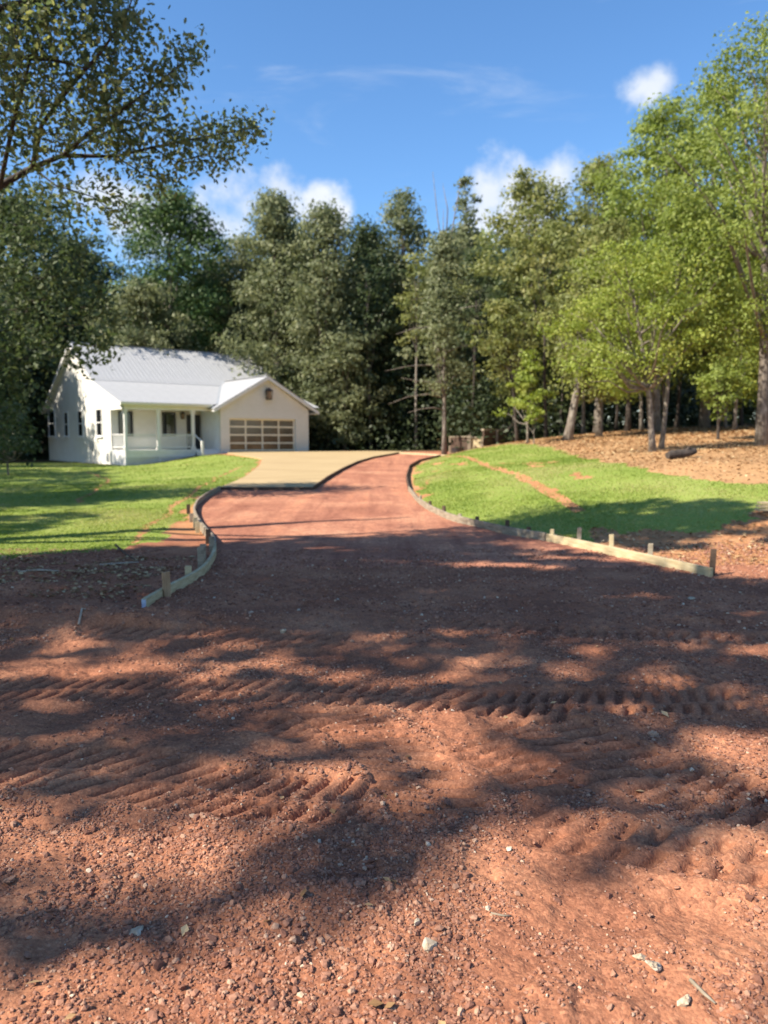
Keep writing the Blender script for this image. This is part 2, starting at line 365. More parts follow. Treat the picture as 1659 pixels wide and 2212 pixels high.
def track_relief(x, y):
    z = np.zeros(x.shape); inside = np.zeros(x.shape)
    for P, w, pitch, slant, dep in TRACKS:
        xs = [p[0] for p in P]; ys = [p[1] for p in P]
        k = np.where((x > min(xs)-.5) & (x < max(xs)+.5) & (y > min(ys)-.5) & (y < max(ys)+.5))
        if len(k[0]) == 0: continue
        X = x[k]; Y = y[k]
        wob = (fbm(X*6, Y*6, 3)-.5)*.03
        s, t, tot = polydist(X, Y, P)
        t = t+wob; s = s+(fbm(X*3+9, Y*3, 2)-.5)*.05
        end = sstep(0, .15, s)*sstep(0, .15, tot-s)
        body = sstep(w+.03, w-.03, np.abs(t))*end
        side = t > 0
        ph = (s-slant*t)/pitch+np.where(side, 0, .5)
        fr = ph-np.floor(ph)
        lug = sstep(.0, .10, fr)*sstep(.50, .40, fr)*sstep(.012, .026, np.abs(t))*sstep(w, w-.02, np.abs(t))
        strength = .8+.25*sstep(.35, .6, fbm(X*1.8+4, Y*1.8, 3))
        berm = np.exp(-((np.abs(t)-w-.045)/.05)**2)*end
        z[k] += -dep*strength*(body*(.14+1.2*lug*(.75+.5*fbm(X*22, Y*22, 2))))+.014*strength*berm
        z[k] += body*strength*.010*sstep(.50, .62, fr)*sstep(1.0, .75, fr)*sstep(.0, .03, np.abs(t))
        inside[k] = np.maximum(inside[k], body)
    return z, inside
BUMPS = [(-2.9, 6.2, 1.1, .28, .13), (-1.6, 6.3, .7, .2, .07), (-3.2, 7.6, .9, .3, .08), (.75, 2.62, .5, .13, .02), (1.15, 2.40, .35, .12, .02), (1.9, 4.2, .5, .25, .04),
         (-.2, 3.9, .35, .12, .03), (2.6, 6.3, 1.2, .2, .04), (-3.6, 8.3, 1.2, .25, .10), (.55, 1.95, .25, .1, .03), (1.1, 2.05, .3, .15, .035), (-.9, 3.75, .6, .12, .03)]
def micro(x, y):
    n = (fbm(x*.8, y*.8, 3)-.5)*.06+(fbm(x*3.1, y*3.1+5, 4)-.5)*.030+(fbm(x*11, y*11, 3)-.5)*.024+(vnoise(x*34, y*34)-.5)*.012+(vnoise(x*19+5, y*19)-.5)*.014*sstep(4.5, 6.5, y)
    r = fbm(x*5.2+3, y*5.2, 4); n = n+.012*sstep(.56, .72, r)-.014*sstep(.42, .30, r)      # clods and dints
    for bx, by, rx_, ry_, h in BUMPS: n = n+h*np.exp(-((x-bx)/rx_)**2-((y-by)/ry_)**2)*(.7+.6*fbm(x*4, y*4, 2))
    return n
def Znear(x, y):
    tr, ins = track_relief(x, y)
    m = micro(x, y)
    fade = sstep(9.3, 7.5, y)
    return Z0(x, y)+(m*(1-.72*ins)+tr)*(.3+.7*fade)

# lawn outlines on the ground
LAWN_L = [(-60, 8.2), (-14, 8.8), (-8, 9.1), (-4.8, 9.6), (-3.75, 10.3), (-3.35, 11.2), (-3.55, 12.4), (-3.75, 13.6), (-4.0, 15), (-4.25, 16.8), (-4.4, 18.4), (-4.5, 20.6), (-4.58, 24.9), (-5.25, 31.9), (-6.3, 39.4), (-8.1, 43.8), (-9.8, 46.6), (-11.2, 47.2), (-15.3, 45), (-18.5, 48.5), (-22, 53), (-30, 46), (-60, 30)]
LAWN_R = [(.85, 19), (.91, 15), (1.39, 13.5), (1.75, 12.4), (2.24, 11.9), (3.22, 11.5), (4.23, 11.4), (5.07, 11.5), (6.02, 12), (9, 13), (30, 18), (30, 20), (9, 14.8), (7.07, 14.3), (6.3, 15.15), (5.85, 16.65), (6.05, 20.7), (6.3, 25.2), (6.9, 32.7), (6.5, 40), (4.5, 42), (2.6, 38), (1.78, 34.5), (1.2, 29), (.87, 23.75)]
TRENCH = [([(-3.59, 10.85), (-3.96, 13.1), (-4.4, 16), (-4.77, 18.4), (-5.2, 22), (-5.65, 26.1), (-6.1, 33)], .045), ([(-7, 17.5), (-8.1, 21.5), (-10.3, 28.9), (-13.8, 35.8)], .05), ([(3.4, 13.4), (3.3, 15.6), (3.4, 18.5), (3.45, 21.2), (3.45, 26), (3.4, 33), (2.9, 37)], .13), ([(2.5, 26), (1.5, 24.2), (1.0, 21)], .03)]
def region(x, y, worn=True):
    """0 bare soil, 1 drive, 2 lawn left, 3 lawn right, 4 leafy bank, 5 forest floor, 6 orange clay"""
    wx = x+(fbm(x*1.3, y*1.3, 4)-.5)*.9; wy = y+(fbm(x*1.3+31, y*1.3, 4)-.5)*1.1
    r = np.zeros(x.shape, int)
    R_, L_ = xr(y), xl(y)
    right = x > R_
    r[(right) & (y > 8.2)] = 6
    r[right & (wx > 5.4) & (wy > 14.2)] = 4
    r[right & (y > 36)] = 4
    r[(x < L_) & (y > 12)] = 6
    r[(x < L_-1.5) & (y > 40)] = 5
    r[inpoly(wx, wy, LAWN_L) & (x < L_-.12)] = 2
    lr = inpoly(wx, wy, LAWN_R) & (x > R_+.18)
    r[lr] = 3
    bare = fbm(x*.9+50, y*.35, 4)
    if worn: r[(r == 3) & (bare > .77)] = 6
    for P, w in (TRENCH if worn else ()):
        s, t, tot = polydist(x, y, P)
        ww = w*(.35+1.5*fbm(x*2, y*.9, 3))
        k = (np.abs(t+(fbm(x*1.5, y*.7+7, 3)-.5)*.35) < ww) & ((r == 2) | (r == 3))
        r[k] = 6
    r[(y > 52.5+(x > 8)*(-6)+2*(fbm(x*.3, y*.3, 2)-.5)) & (r != 1)] = 5
    r[(x > 8) & (y > 43+.2*(x-8))] = 5
    r[(y > 9.0) & (x >= L_) & (x <= R_) & (y < 50)] = 1
    r[(y <= 9.0)] = 0
    r[(x < -30) | (y > 62) | (x > 34)] = np.where(r[(x < -30) | (y > 62) | (x > 34)] == 2, 2, 5)
    return r
def graded(a, b, s0, g):
    out = [a]; s = s0
    while out[-1] < b: out.append(out[-1]+s); s *= g
    return np.array(out)
def build_ground():
    # near sheet
    xc = np.concatenate([np.arange(-4.6, -2.601, .02), np.arange(-2.585, 2.585, .0112), np.arange(2.6, 4.6001, .02)])
    xo = graded(4.6, 400, .03, 1.14)[1:]
    xs = np.concatenate([-xo[::-1], xc, xo])
    ya = np.concatenate([np.arange(1.5, 2.4, .0125), np.arange(2.4, 4.82, .0092)]); yb = [ya[-1]]
    while yb[-1] < 9.0: yb.append(yb[-1]+.0135+.0060*(yb[-1]-4.8))
    yb = np.array(yb[1:]); yb[-1] = 9.0
    yn = 1.5-graded(0, 400, .03, 1.14)[1:]
    ys = np.concatenate([yn[::-1], ya, yb])
    X, Y = np.meshgrid(xs, ys)
    Zz = Znear(X, Y)
    nx, ny = len(xs), len(ys)
    v = np.stack([X, Y, Zz], -1).reshape(-1, 3)
    i = np.arange(nx*ny).reshape(ny, nx)
    f = np.stack([i[:-1, :-1], i[:-1, 1:], i[1:, 1:], i[1:, :-1]], -1).reshape(-1, 4)
    o = link('ground', mesh_np('ground', v, f, True), M['soil']); tag(o, kind='structure')
    print('near', len(f))
    # far sheet, split by surface
    xo = graded(12, 900, .12, 1.12)[1:]
    xs = np.concatenate([-xo[::-1], np.arange(-12, 12.001, .075), xo])
    yb = [8.93]
    while yb[-1] < 60: yb.append(yb[-1]+.055+.0022*(yb[-1]-8.9))
    while yb[-1] < 1600: yb.append(yb[-1]+(yb[-1]-58)*.25+.2)
    ys = np.array(yb)
    X, Y = np.meshgrid(xs, ys); r_v = region(X, Y)
    soft = np.isin(r_v, (0, 1, 6, 4))
    Zz = Z0(X, Y)+np.where(soft, 1., .6)*((fbm(X*.8, Y*.8, 3)-.5)*.06+(fbm(X*3.1, Y*3.1+5, 4)-.5)*.03)*np.where(r_v == 1, .45, 1)
    Zz -= .03*sstep(9.12, 8.93, Y)
    Zz = np.where(r_v == 6, Zz-.012, Zz)
    nx, ny = len(xs), len(ys)
    v = np.stack([X, Y, Zz], -1).reshape(-1, 3)
    i = np.arange(nx*ny).reshape(ny, nx)
    f = np.stack([i[:-1, :-1], i[:-1, 1:], i[1:, 1:], i[1:, :-1]], -1).reshape(-1, 4)
    rc = region((X[:-1, :-1]+X[1:, 1:])/2, (Y[:-1, :-1]+Y[1:, 1:])/2).reshape(-1)
    # the slab stands on the drive: keep the ground under it lower
    for code, name, mt in ((0, 'ground', 'soil'), (1, 'driveway', 'drive'), (2, 'lawn', 'lawn'), (3, 'lawn', 'lawn'), (4, 'leafy_bank', 'litter'), (5, 'forest_floor', 'forest_floor'), (6, 'clay_ground', 'clay')):
        ff = f[rc == code]
        if len(ff) == 0: continue
        u, inv = np.unique(ff, return_inverse=True)
        o = link(name, mesh_np(name, v[u], inv.reshape(ff.shape), True), M[mt]); tag(o, kind='structure')
    print('far', len(f))
build_ground()

# ------------------------------------------------------------------ concrete apron
def build_apron():
    ring = APR_L+[(-10.35, 48.62), (-9.78, 49.25), (-4.9, 53.0), (-2.0, 52.6)]+APR_R[::-1]
    def zt(x, y): return float(zdrive(y))+.075
    top = [(x, y, zt(x, y)) for x, y in ring]; bot = [(x, y, zt(x, y)-.2) for x, y in ring]
    # strips so that the slab follows the slope
    Ls, Rs = APR_L+[(-10.0, 48.9), (-9.6, 50.0)], APR_R
    ys = np.linspace(20.73, 49.2, 30)
    lx = np.interp(ys, [p[1] for p in Ls], [p[0] for p in Ls]); rx_ = np.interp(ys, [p[1] for p in Rs], [p[0] for p in Rs])
    mb = MB()
    v = []
    for a, b, y in zip(lx, rx_, ys):
        v += [(a, y, zt(a, y)), (b, y, zt(b, y)), (a, y, zt(a, y)-.25), (b, y, zt(b, y)-.25)]
    f = []
    for i in range(len(ys)-1):
        k = 4*i; f += [(k, k+1, k+5, k+4), (k, k+4, k+6, k+2), (k+1, k+3, k+7, k+5)]
    f += [(0, 2, 3, 1)]
    mb.poly(v, f)
    n = 4*(len(ys)-1)
    # the wedge in front of the garage
    p = [(-9.55, 49.2), (1.0, 49.2), (1.3, 51.5), (-1.0, 56.0), (-4.7, 53.3)]
    mb.prism(p, 'z', .55, zt(0, 49.2))
    o = mb.build('concrete_apron', M['concrete']); tag(o, kind='structure')
build_apron()

# ------------------------------------------------------------------ form boards and stakes
def resample(P, step):
    P = [Vector((p[0], p[1], 0)) for p in P]; out = [P[0]]; 
    d = [0]
    for a, b in zip(P[:-1], P[1:]): d.append(d[-1]+(b-a).length)
    n = max(2, int(d[-1]/step)); t = np.linspace(0, d[-1], n+1)
    xs = np.interp(t, d, [p.x for p in P]); ys = np.interp(t, d, [p.y for p in P])
    for _ in range(3):
        xs[1:-1] = (xs[:-2]+2*xs[1:-1]+xs[2:])/4; ys[1:-1] = (ys[:-2]+2*ys[1:-1]+ys[2:])/4
    return list(zip(xs, ys))
def cut(P, y0, y1):
    """piece of a line between two depths"""
    ys = [p[1] for p in P]; xs = [p[0] for p in P]
    m = [(float(np.interp(y0, ys, xs)), y0)]+[p for p in P if y0 < p[1] < y1]+[(float(np.interp(y1, ys, xs)), y1)]
    return m
def form_board(P, label, mt, h=.115, th=.038, lift=0, zf=zdrive, group=None, name='form_board', off=0):
    pts = resample(P, .22); n = len(pts); mb = MB(); v = []
    for i, (x, y) in enumerate(pts):
        a = pts[max(i-1, 0)]; b = pts[min(i+1, n-1)]
        d = Vector((b[0]-a[0], b[1]-a[1], 0)).normalized(); s = Vector((d.y, -d.x, 0))
        z = float(zf(y))+lift; c = Vector((x, y, z))+s*off
        v += [c-s*th/2+Vector((0, 0, -.08)), c+s*th/2+Vector((0, 0, -.08)), c+s*th/2+Vector((0, 0, h)), c-s*th/2+Vector((0, 0, h))]
    f = [(0, 1, 2, 3), (4*n-1, 4*n-2, 4*n-3, 4*n-4)]
    for i in range(n-1):
        for k in range(4): f.append((4*i+k, 4*i+4+k, 4*i+4+(k+1) % 4, 4*i+(k+1) % 4))
    mb.poly(v, f)
    o = mb.build(name, M[mt], bevel=.003); tag(o, label, 'form board', group); return o
FRR = FR
form_board(cut(FRR, 8.35, 11.36), 'yellow new pine form board at the near end of the curb with five stakes', 'new_wood', .105)
form_board(cut(FRR, 11.38, 14.6), 'greyer form board continuing the curve beyond the yellow one beside the right lawn', 'grey_wood', .115)
form_board(cut(FRR, 14.62, 20.5), 'weathered form board along the tightest part of the right curve', 'grey_wood', .115)
form_board(cut(FRR, 20.52, 31), 'dark form board bending away along the right lawn towards the woods', 'dark_wood', .12)
form_board(cut(FRR, 31.02, 43.5), 'farthest dark form board curling right at the top of the drive', 'dark_wood', .12)
fb = form_board(cut(FL, 6.75, 10.4), 'pale new form board at the near end of the left curb, end painted', 'new_wood', .095, .042)
p0, p1 = FL[0], FL[1]
MB().box(p0[0]-.019, p0[0]+.019, p0[1]-.0045, p0[1]-.0015, .005, .088).build('painted_end', surf('end_paint', [(.4, (.42, .47, .58)), (.6, (.62, .66, .72))], scale=30, rough=.6), fb)
form_board(cut(FL, 10.42, 14.4), 'weathered form board in the S bend of the left curb', 'grey_wood', .12, .045)
form_board(cut(FL, 14.42, 20.6), 'grey form board running up to the concrete slab beside the left lawn', 'grey_wood', .12)
form_board([(-4.43, 20.68), (-1.9, 20.68)], 'dark straight form board across the front edge of the concrete', 'dark_wood', .085)
form_board([(p[0]+.03, p[1]) for p in APR_R[:-1]], 'dark curved form board along the edge between concrete and red gravel', 'dark_wood', .10, .04)
form_board([(.95, 48.2), (2.4, 46.0), (3.6, 43.4)], 'pale form board lying across the far top end of the drive', 'new_wood', .10, .1)

def stake(x, y, h, mt, label, w=.07, t=.035, tilt=(0, 0), rz=0, z=None):
    mb = MB()
    mb.poly([(-w/2,-t/2,-.2),(w/2,-t/2,-.2),(w/2,t/2,-.2),(-w/2,t/2,-.2),(-w/2,-t/2,h-.004),(w/2,-t/2,h),(w/2,t/2,h-.002),(-w/2,t/2,h-.006)],
            [(0,3,2,1),(4,5,6,7),(0,1,5,4),(1,2,6,5),(2,3,7,6),(3,0,4,7)])
    o = mb.build('wooden_stake', M[mt], bevel=.003)
    o.location = (x, y, float(zdrive(y)) if z is None else z); o.rotation_euler = (tilt[0], tilt[1], rz)
    tag(o, label, 'stake', 'stakes holding the curb forms')
for y, h, mt, lb, til, rz in (
        (8.42, .31, 'dark_wood', 'dark brown stake at the near end of the yellow form board', (.02, .03), -.3),
        (9.42, .235, 'grey_wood', 'grey stake second from the near end of the yellow form board', (0, .02), -.35),
        (10.12, .26, 'new_wood', 'pale tall stake third from the near end of the yellow form board', (.02, -.01), -.35),
        (10.8, .27, 'grey_wood', 'brownish tall stake fourth from the near end of the yellow form board', (0, .01), -.4),
        (11.33, .18, 'new_wood', 'short pale stake where the yellow and grey form boards meet', (0, 0), -.5),
        (11.75, .16, 'dark_wood', 'short dark stake just beyond the joint of the right form boards', (0, .03), -.5),
        (12.2, .21, 'dark_wood', 'dark stake in the middle of the grey right form board', (0, -.02), -.6),
        (13.1, .17, 'dark_wood', 'short dark stake near the far end of the grey right form board', (0, 0), -.6),
        (13.7, .15, 'grey_wood', 'stubby stake by the start of the tight right curve', (0, .02), -.6),
        (14.6, .20, 'dark_wood', 'dark thin stake in the orange clay beside the tight right curve', (0, -.03), -.7),
        (15.9, .17, 'dark_wood', 'little dark stake midway round the tight right curve', (0, 0), -.9),
        (17.2, .17, 'grey_wood', 'farthest little stake on the tight right curve', (0, 0), -1.2)):
    stake(float(xr(y))+.055, y, h, mt, lb, tilt=til, rz=rz+.0, t=.036, w=.06)
for x, y, h, mt, lb, til, rz in (
        (-2.065, 7.22, .26, 'stake_wood', 'brown stake nailed on the drive side of the left form board', (-.02, -.03), .55),
        (-2.10, 8.15, .165, 'new_wood', 'short pale stake behind the bend of the left form board', (0, .02), .2),
        (-2.155, 8.95, .26, 'grey_wood', 'grey wide stake standing behind the left form board bend', (0, 0), .1),
        (-2.19, 9.2, .26, 'grey_wood', 'dim grey stake just beyond the wide one at the left bend', (0, .02), .1),
        (-2.3, 10.2, .22, 'grey_wood', 'stake at the joint of the left form boards', (0, -.02), .2),
        (-2.56, 11.1, .21, 'dark_wood', 'dark stake at the tree shadow edge on the left form', (0, .02), .3),
        (-3.0, 12.3, .17, 'new_wood', 'light short stake in the S bend of the left form', (0, 0), .3),
        (-3.2, 12.95, .17, 'new_wood', 'second light short stake in the S bend of the left form', (0, .03), .3),
        (-3.42, 13.6, .17, 'grey_wood', 'third stubby stake in the S bend of the left form', (0, 0), .3),
        (-3.83, 15.0, .19, 'dark_wood', 'farthest dark stake on the left form next to the grass', (0, 0), .3)):
    stake(x, y, h, mt, lb, tilt=til, rz=rz, t=.036)

# ------------------------------------------------------------------ house
def build_house():
    A = math.radians(38)
    H = empty('house', (-9.78, 49.0, 0), A)
    tag(H, 'single storey white painted brick house with ribbed metal roof, porch and garage', 'house')
    # painted brick: mortar courses as relief
    def brickmat(name, c):
        m, nt, b = new_mat(name); L = nt.links
        tc = node(nt, 'ShaderNodeTexCoord'); sx = node(nt, 'ShaderNodeSeparateXYZ'); L.new(tc.outputs['Object'], sx.inputs[0])
        ad = node(nt, 'ShaderNodeMath', operation='ADD'); L.new(sx.outputs[0], ad.inputs[0]); L.new(sx.outputs[1], ad.inputs[1])
        cb = node(nt, 'ShaderNodeCombineXYZ'); L.new(ad.outputs[0], cb.inputs[0]); L.new(sx.outputs[2], cb.inputs[1])
        br = node(nt, 'ShaderNodeTexBrick', _Scale=1.0); br.inputs['Brick Width'].default_value = .22; br.inputs['Row Height'].default_value = .077; br.inputs['Mortar Size'].default_value = .008
        L.new(cb.outputs[0], br.inputs['Vector'])
        br.inputs['Color1'].default_value = (*c, 1); br.inputs['Color2'].default_value = (c[0]*.94, c[1]*.94, c[2]*.93, 1); br.inputs['Mortar'].default_value = (c[0]*.88, c[1]*.88, c[2]*.87, 1)
        nz = node(nt, 'ShaderNodeTexNoise', _Scale=1.2, _Detail=5); L.new(tc.outputs['Object'], nz.inputs['Vector'])
        r = ramp(nt, nz.outputs['Fac'], [(.3, (.93, .92, .90)), (.7, (1, 1, 1))])
        mm = node(nt, 'ShaderNodeMix', data_type='RGBA', blend_type='MULTIPLY'); mm.inputs[0].default_value = 1
        L.new(br.outputs['Color'], mm.inputs[6]); L.new(r.outputs[0], mm.inputs[7]); L.new(mm.outputs[2], b.inputs['Base Color'])
        bp = node(nt, 'ShaderNodeBump', _Strength=.6, _Distance=.006, invert=True); L.new(br.outputs['Fac'], bp.inputs['Height']); L.new(bp.outputs[0], b.inputs['Normal'])
        b.inputs['Roughness'].default_value = .6
        return m
    brick = brickmat('painted_brick', (.74, .715, .66))
    trim = M['white']
    steel = surf('galvanised_roof', [(.3, (.33, .335, .34)), (.7, (.39, .395, .40))], scale=1.3, rough=.5, spec=.4, metallic=0)
    siding = surf('white_siding', [(.3, (.66, .68, .68)), (.7, (.74, .76, .76))], scale=3, rough=.6)
    m, nt, b = new_mat('window_glass'); b.inputs['Base Color'].default_value = (.012, .013, .015, 1); b.inputs['Roughness'].default_value = .06; b.inputs['Specular IOR Level'].default_value = .8
    glass = m
    m, nt, b = new_mat('warm_reflection_pane'); b.inputs['Roughness'].default_value = .12; b.inputs['Specular IOR Level'].default_value = .9
    tc = node(nt, 'ShaderNodeTexCoord'); nz = node(nt, 'ShaderNodeTexNoise', _Scale=.9, _Detail=3); nt.links.new(tc.outputs['Object'], nz.inputs['Vector'])
    rr = ramp(nt, nz.outputs['Fac'], [(.35, (.05, .03, .017)), (.65, (.13, .085, .048))]); nt.links.new(rr.outputs[0], b.inputs['Base Color'])  # brown colour stands in for warm reflections in the panes
    pane_brown = m
    PF = .93; FG = .80
    # garage walls
    GL, GR = -.61, 5.9; ridge_u = 2.645; ga = 5.52; ge = 3.55
    sl = (5.67-3.45)/3.9
    g = MB()
    g.box(GL, -.02, 0, .25, -.2, 2.9); g.box(4.90, GR, 0, .25, -.2, 2.9)
    g.prism([(GL, 2.9), (GR, 2.9), (GR, ge), (ridge_u, ga), (GL, ge)], 'y', 0, .25)
    g.build('garage_front_wall', brick, H)
    MB().box(GR-.25, GR-.003, .25, 7.5, -.2, ge-.02).build('wall', brick, H)
    sd = MB().box(GL, GL+.2, .25, 2.8, .3, 3.5).build('porch_side_wall', siding, H)
    for k in range(9): MB().box(GL-.02, GL, .45+k*.27, .49+k*.27, PF, 3.45).build('batten', siding, sd)
    # garage door
    dr = MB()
    dy0, dy1 = .17, .22
    W0, W1, z0, z1 = .0, 4.88, FG, 2.9
    st = .10
    xs = np.linspace(W0, W1, 5); zs = np.linspace(z0, z1, 5)
    for i, x in enumerate(xs):
        a = x if i == 0 else x-st/2; bx = x+st if i == 0 else (x if i == 4 else x+st/2); a = x-st if i == 4 else a
        dr.box(a, bx, dy0, dy1, z0, z1)
    for i, z in enumerate(zs):
        a = z if i == 0 else z-st/2; bz = z+st if i == 0 else (z if i == 4 else z+st/2); a = z-st if i == 4 else a
        dr.box(W0+.002, W1-.002, dy0+.004, dy1-.004, a, bz)
    doorm = surf('door_frame_paint', [(.3, (.74, .66, .50)), (.7, (.80, .72, .57))], scale=2, rough=.5)
    door = dr.build('garage_door', doorm, H)
    for i in range(4):
        for j in range(4):
            x0 = xs[i]+(st if i == 0 else st/2); x1 = xs[i+1]-(st if i == 3 else st/2)
            zz0 = zs[j]+(st if j == 0 else st/2); zz1 = zs[j+1]-(st if j == 3 else st/2)
            MB().box(x0-.01, x1+.01, dy0+.02, dy0+.03, zz0-.01, zz1+.01).build('pane', pane_brown, door)
    MB().box(-.02, 4.9, .22, .24, FG-.2, 2.9).build('door_backing', M['black'], H)
    # main walls
    U0, U1 = -6.51, 6.5; VF, VB = 2.87, 16.87
    zr = 8.07; vr = 9.87; zbk = 5.29; vbk = 5.2; zev = 3.74; vev = .15
    slope1 = (zbk-zev)/(vbk-vev); slope2 = (zr-zbk)/(vr-vbk)
    def zroof(v):
        if v < vbk: return zev+slope1*(v-vev)
        if v < vr: return zbk+slope2*(v-vbk)
        return zr-slope2*(v-vr)
    gb = .12
    prof = [(VF, -.6), (VB, -.6), (VB, zroof(VB)-gb), (vr, zr-gb), (vbk, zbk-gb), (VF, zroof(VF)-gb)]
    MB().prism(prof, 'x', U0, U0+.25).build('gable_wall', brick, H)
    prof2 = [(VF+.25, -.6), (VB, -.6), (VB, zroof(VB)-gb), (vr, zr-gb), (vbk, zbk-gb), (VF+.25, zroof(VF+.25)-gb)]
    MB().prism(prof2, 'x', U1-.25, U1).build('gable_wall', brick, H)
    MB().box(U0+.25, GL, VF, VF+.25, -.6, 4.4).build('front_wall', brick, H)
    MB().box(U0+.25, U1-.25, VB-.25, VB-.003, -.6, 3.85).build('back_wall', brick, H)
    # windows: frame, panes, sill
    def window(u0, u1, v, z0, z1, face, bars=True):
        f = MB(); t = .07
        def bx(mb, a0, a1, c0, c1, d0, d1):
            if face == 'front': mb.box(a0, a1, v-d1, v-d0, c0, c1)
            else: mb.box(v-d1, v-d0, a0, a1, c0, c1)
        bx(f, u0, u1, z1-t, z1, .0, .06); bx(f, u0, u1, z0, z0+t, .0, .06); bx(f, u0, u0+t, z0+t, z1-t, .0, .06); bx(f, u1-t, u1, z0+t, z1-t, .0, .06)
        zm = (z0+z1)/2
        if bars: bx(f, u0+t, u1-t, zm-.03, zm+.03, .0, .05)
        w = f.build('window', trim if face != 'front' else surf('dark_sash', [(.3, (.05, .05, .05)), (.7, (.08, .08, .08))], rough=.5), H)
        for a, b_ in (((z0+t, zm-.03), (zm+.03, z1-t)) if bars else ((z0+t, z1-t),)) if False else ([(z0+t, zm-.03), (zm+.03, z1-t)] if bars else [(z0+t, z1-t)]):
            p = MB(); bx(p, u0+t, u1-t, a, b_, .004, .018); p.build('pane', glass, w)
        s = MB(); bx(s, u0-.06, u1+.06, z0-.08, z0, .0, .11); s.build('sill', trim, w)
    window(4.4, 5.5, U0, 1.75, 3.5, 'side'); window(8.3, 9.4, U0, 1.75, 3.5, 'side'); window(14.9, 16.6, U0, 1.75, 3.75, 'side')
    window(11.6, 12.6, U0, 1.75, 3.5, 'side')
    window(-6.05, -5.15, VF, 1.75, 3.3, 'front', False); window(-3.27, -2.36, VF, 1.75, 3.3, 'front', False)
    fd = MB().box(-1.62, -.70, VF-.06, VF, PF, 3.15).build('front_door', M['black'], H)
    MB().box(-1.55, -1.50, VF-.12, VF-.06, 1.95, 2.05).build('handle', surf('brass', [(.3, (.3, .2, .08)), (.7, (.4, .3, .12))], rough=.3, metallic=.8), fd)
    # boxes on the gable wall
    gm = surf('grey_metal_box', [(.3, (.25, .27, .29)), (.7, (.34, .36, .38))], rough=.5)
    mb = MB().box(U0-.14, U0, 6.4, 6.7, .9, 1.5); mb.tube([(U0-.06, 6.55, -.3), (U0-.06, 6.55, .9)], [.03, .03], 8); mb.build('electric_meter', gm, H)
    MB().box(U0-.06, U0, 3.5, 3.8, .2, .7).build('foundation_vent', gm, H)
    # porch
    pf = MB().box(U0, GL, .5, VF, .76, PF).build('porch_floor', trim, H)
    MB().box(U0+.05, -2.12, .52, .56, .5, .76).build('porch_fascia', trim, H)
    MB().box(U0, U0+.04, .56, VF, -.5, .76).build('skirt_boards', trim, H)
    la = MB()
    for k in range(-9, 46):
        for sgn in (1, -1):
            x0 = U0+.05+k*.11; z0 = -.35; hgt = .85
            a0 = x0; a1 = x0+sgn*hgt
            t0, t1 = 0., 1.
            lo, hi = U0+.05, -2.12
            if a1 != a0:
                ta, tb = sorted(((lo-a0)/(a1-a0), (hi-a0)/(a1-a0))); t0 = max(t0, ta); t1 = min(t1, tb)
            if t1-t0 < .05: continue
            la.bar((a0+(a1-a0)*t0, .535+.006*sgn, z0+hgt*t0), (a0+(a1-a0)*t1, .535+.006*sgn, z0+hgt*t1), .012, .045, (0, 1, 0)) if False else la.bar((a0+(a1-a0)*t0, .535+.008*sgn, z0+hgt*t0), (a0+(a1-a0)*t1, .535+.008*sgn, z0+hgt*t1), .04, .01, (0, 1, 0))
    lo = la.build('lattice', trim, H); lo['kind'] = 'stuff'
    for u in (U0+.06, -4.41, -2.18): MB().box(u-.06, u+.06, .515, .60, -.5, .5).build('skirt_post', trim, H)
    for u in (-6.41, -4.41, -2.18):
        p = MB().box(u-.085, u+.085, .55, .72, PF, 3.34); p.box(u-.12, u+.12, .515, .755, PF, PF+.18); p.box(u-.12, u+.12, .515, .755, 3.2, 3.34)
        p.build('porch_post', trim, H)
    MB().box(U0, GL-.003, .52, .75, 3.34, 3.62).build('porch_beam', trim, H)
    MB().box(U0+.002, U0+.2, .75, VF-.003, 3.34, 3.62).build('porch_beam', trim, H)
    MB().box(U0+.21, GL-.003, .752, VF-.003, 3.40, 3.43).build('porch_ceiling', trim, H)
    MB().prism([(.56, 3.62), (VF, 3.62), (VF, zroof(VF)-gb), (.56, zroof(.56)-gb)], 'x', U0+.02, U0+.12).build('porch_end_panel', trim, H)
    bal = MB().box(-.018, .018, -.018, .018, 0, .72).mesh('baluster'); bal.materials.append(trim)
    def railing(a, b):
        a = Vector(a); b = Vector(b); d = b-a; n = max(2, int(d.length/.125))
        r = MB().bar(a+Vector((0, 0, .92)), b+Vector((0, 0, .92)), .09, .05); r.bar(a+Vector((0, 0, .15)), b+Vector((0, 0, .15)), .05, .06)
        o = r.build('railing', trim, H)
        for k in range(1, n):
            q = link('baluster', bal, None, o); q.location = a+d*(k/n)+Vector((0, 0, .18))
    railing((-6.32, .635, PF), (-4.50, .635, PF)); railing((-4.32, .635, PF), (-2.27, .635, PF)); railing((-6.41, .75, PF), (-6.41, VF, PF))
    # steps with hand rail
    s = MB()
    for k in range(3): s.box(-2.05, GL-.01-.001*k, .5-.3*(k+1), .5-.3*k-.002, .1, PF-.09*(k+1)-.0)
    s.build('steps', trim, H)
    MB().box(-2.2, -2.06, -.62, -.48, .1, 1.45).build('newel_post', trim, H)
    MB().bar((-2.13, .55, PF+.92), (-2.13, -.55, 1.40), .08, .05).build('hand_rail', trim, H)
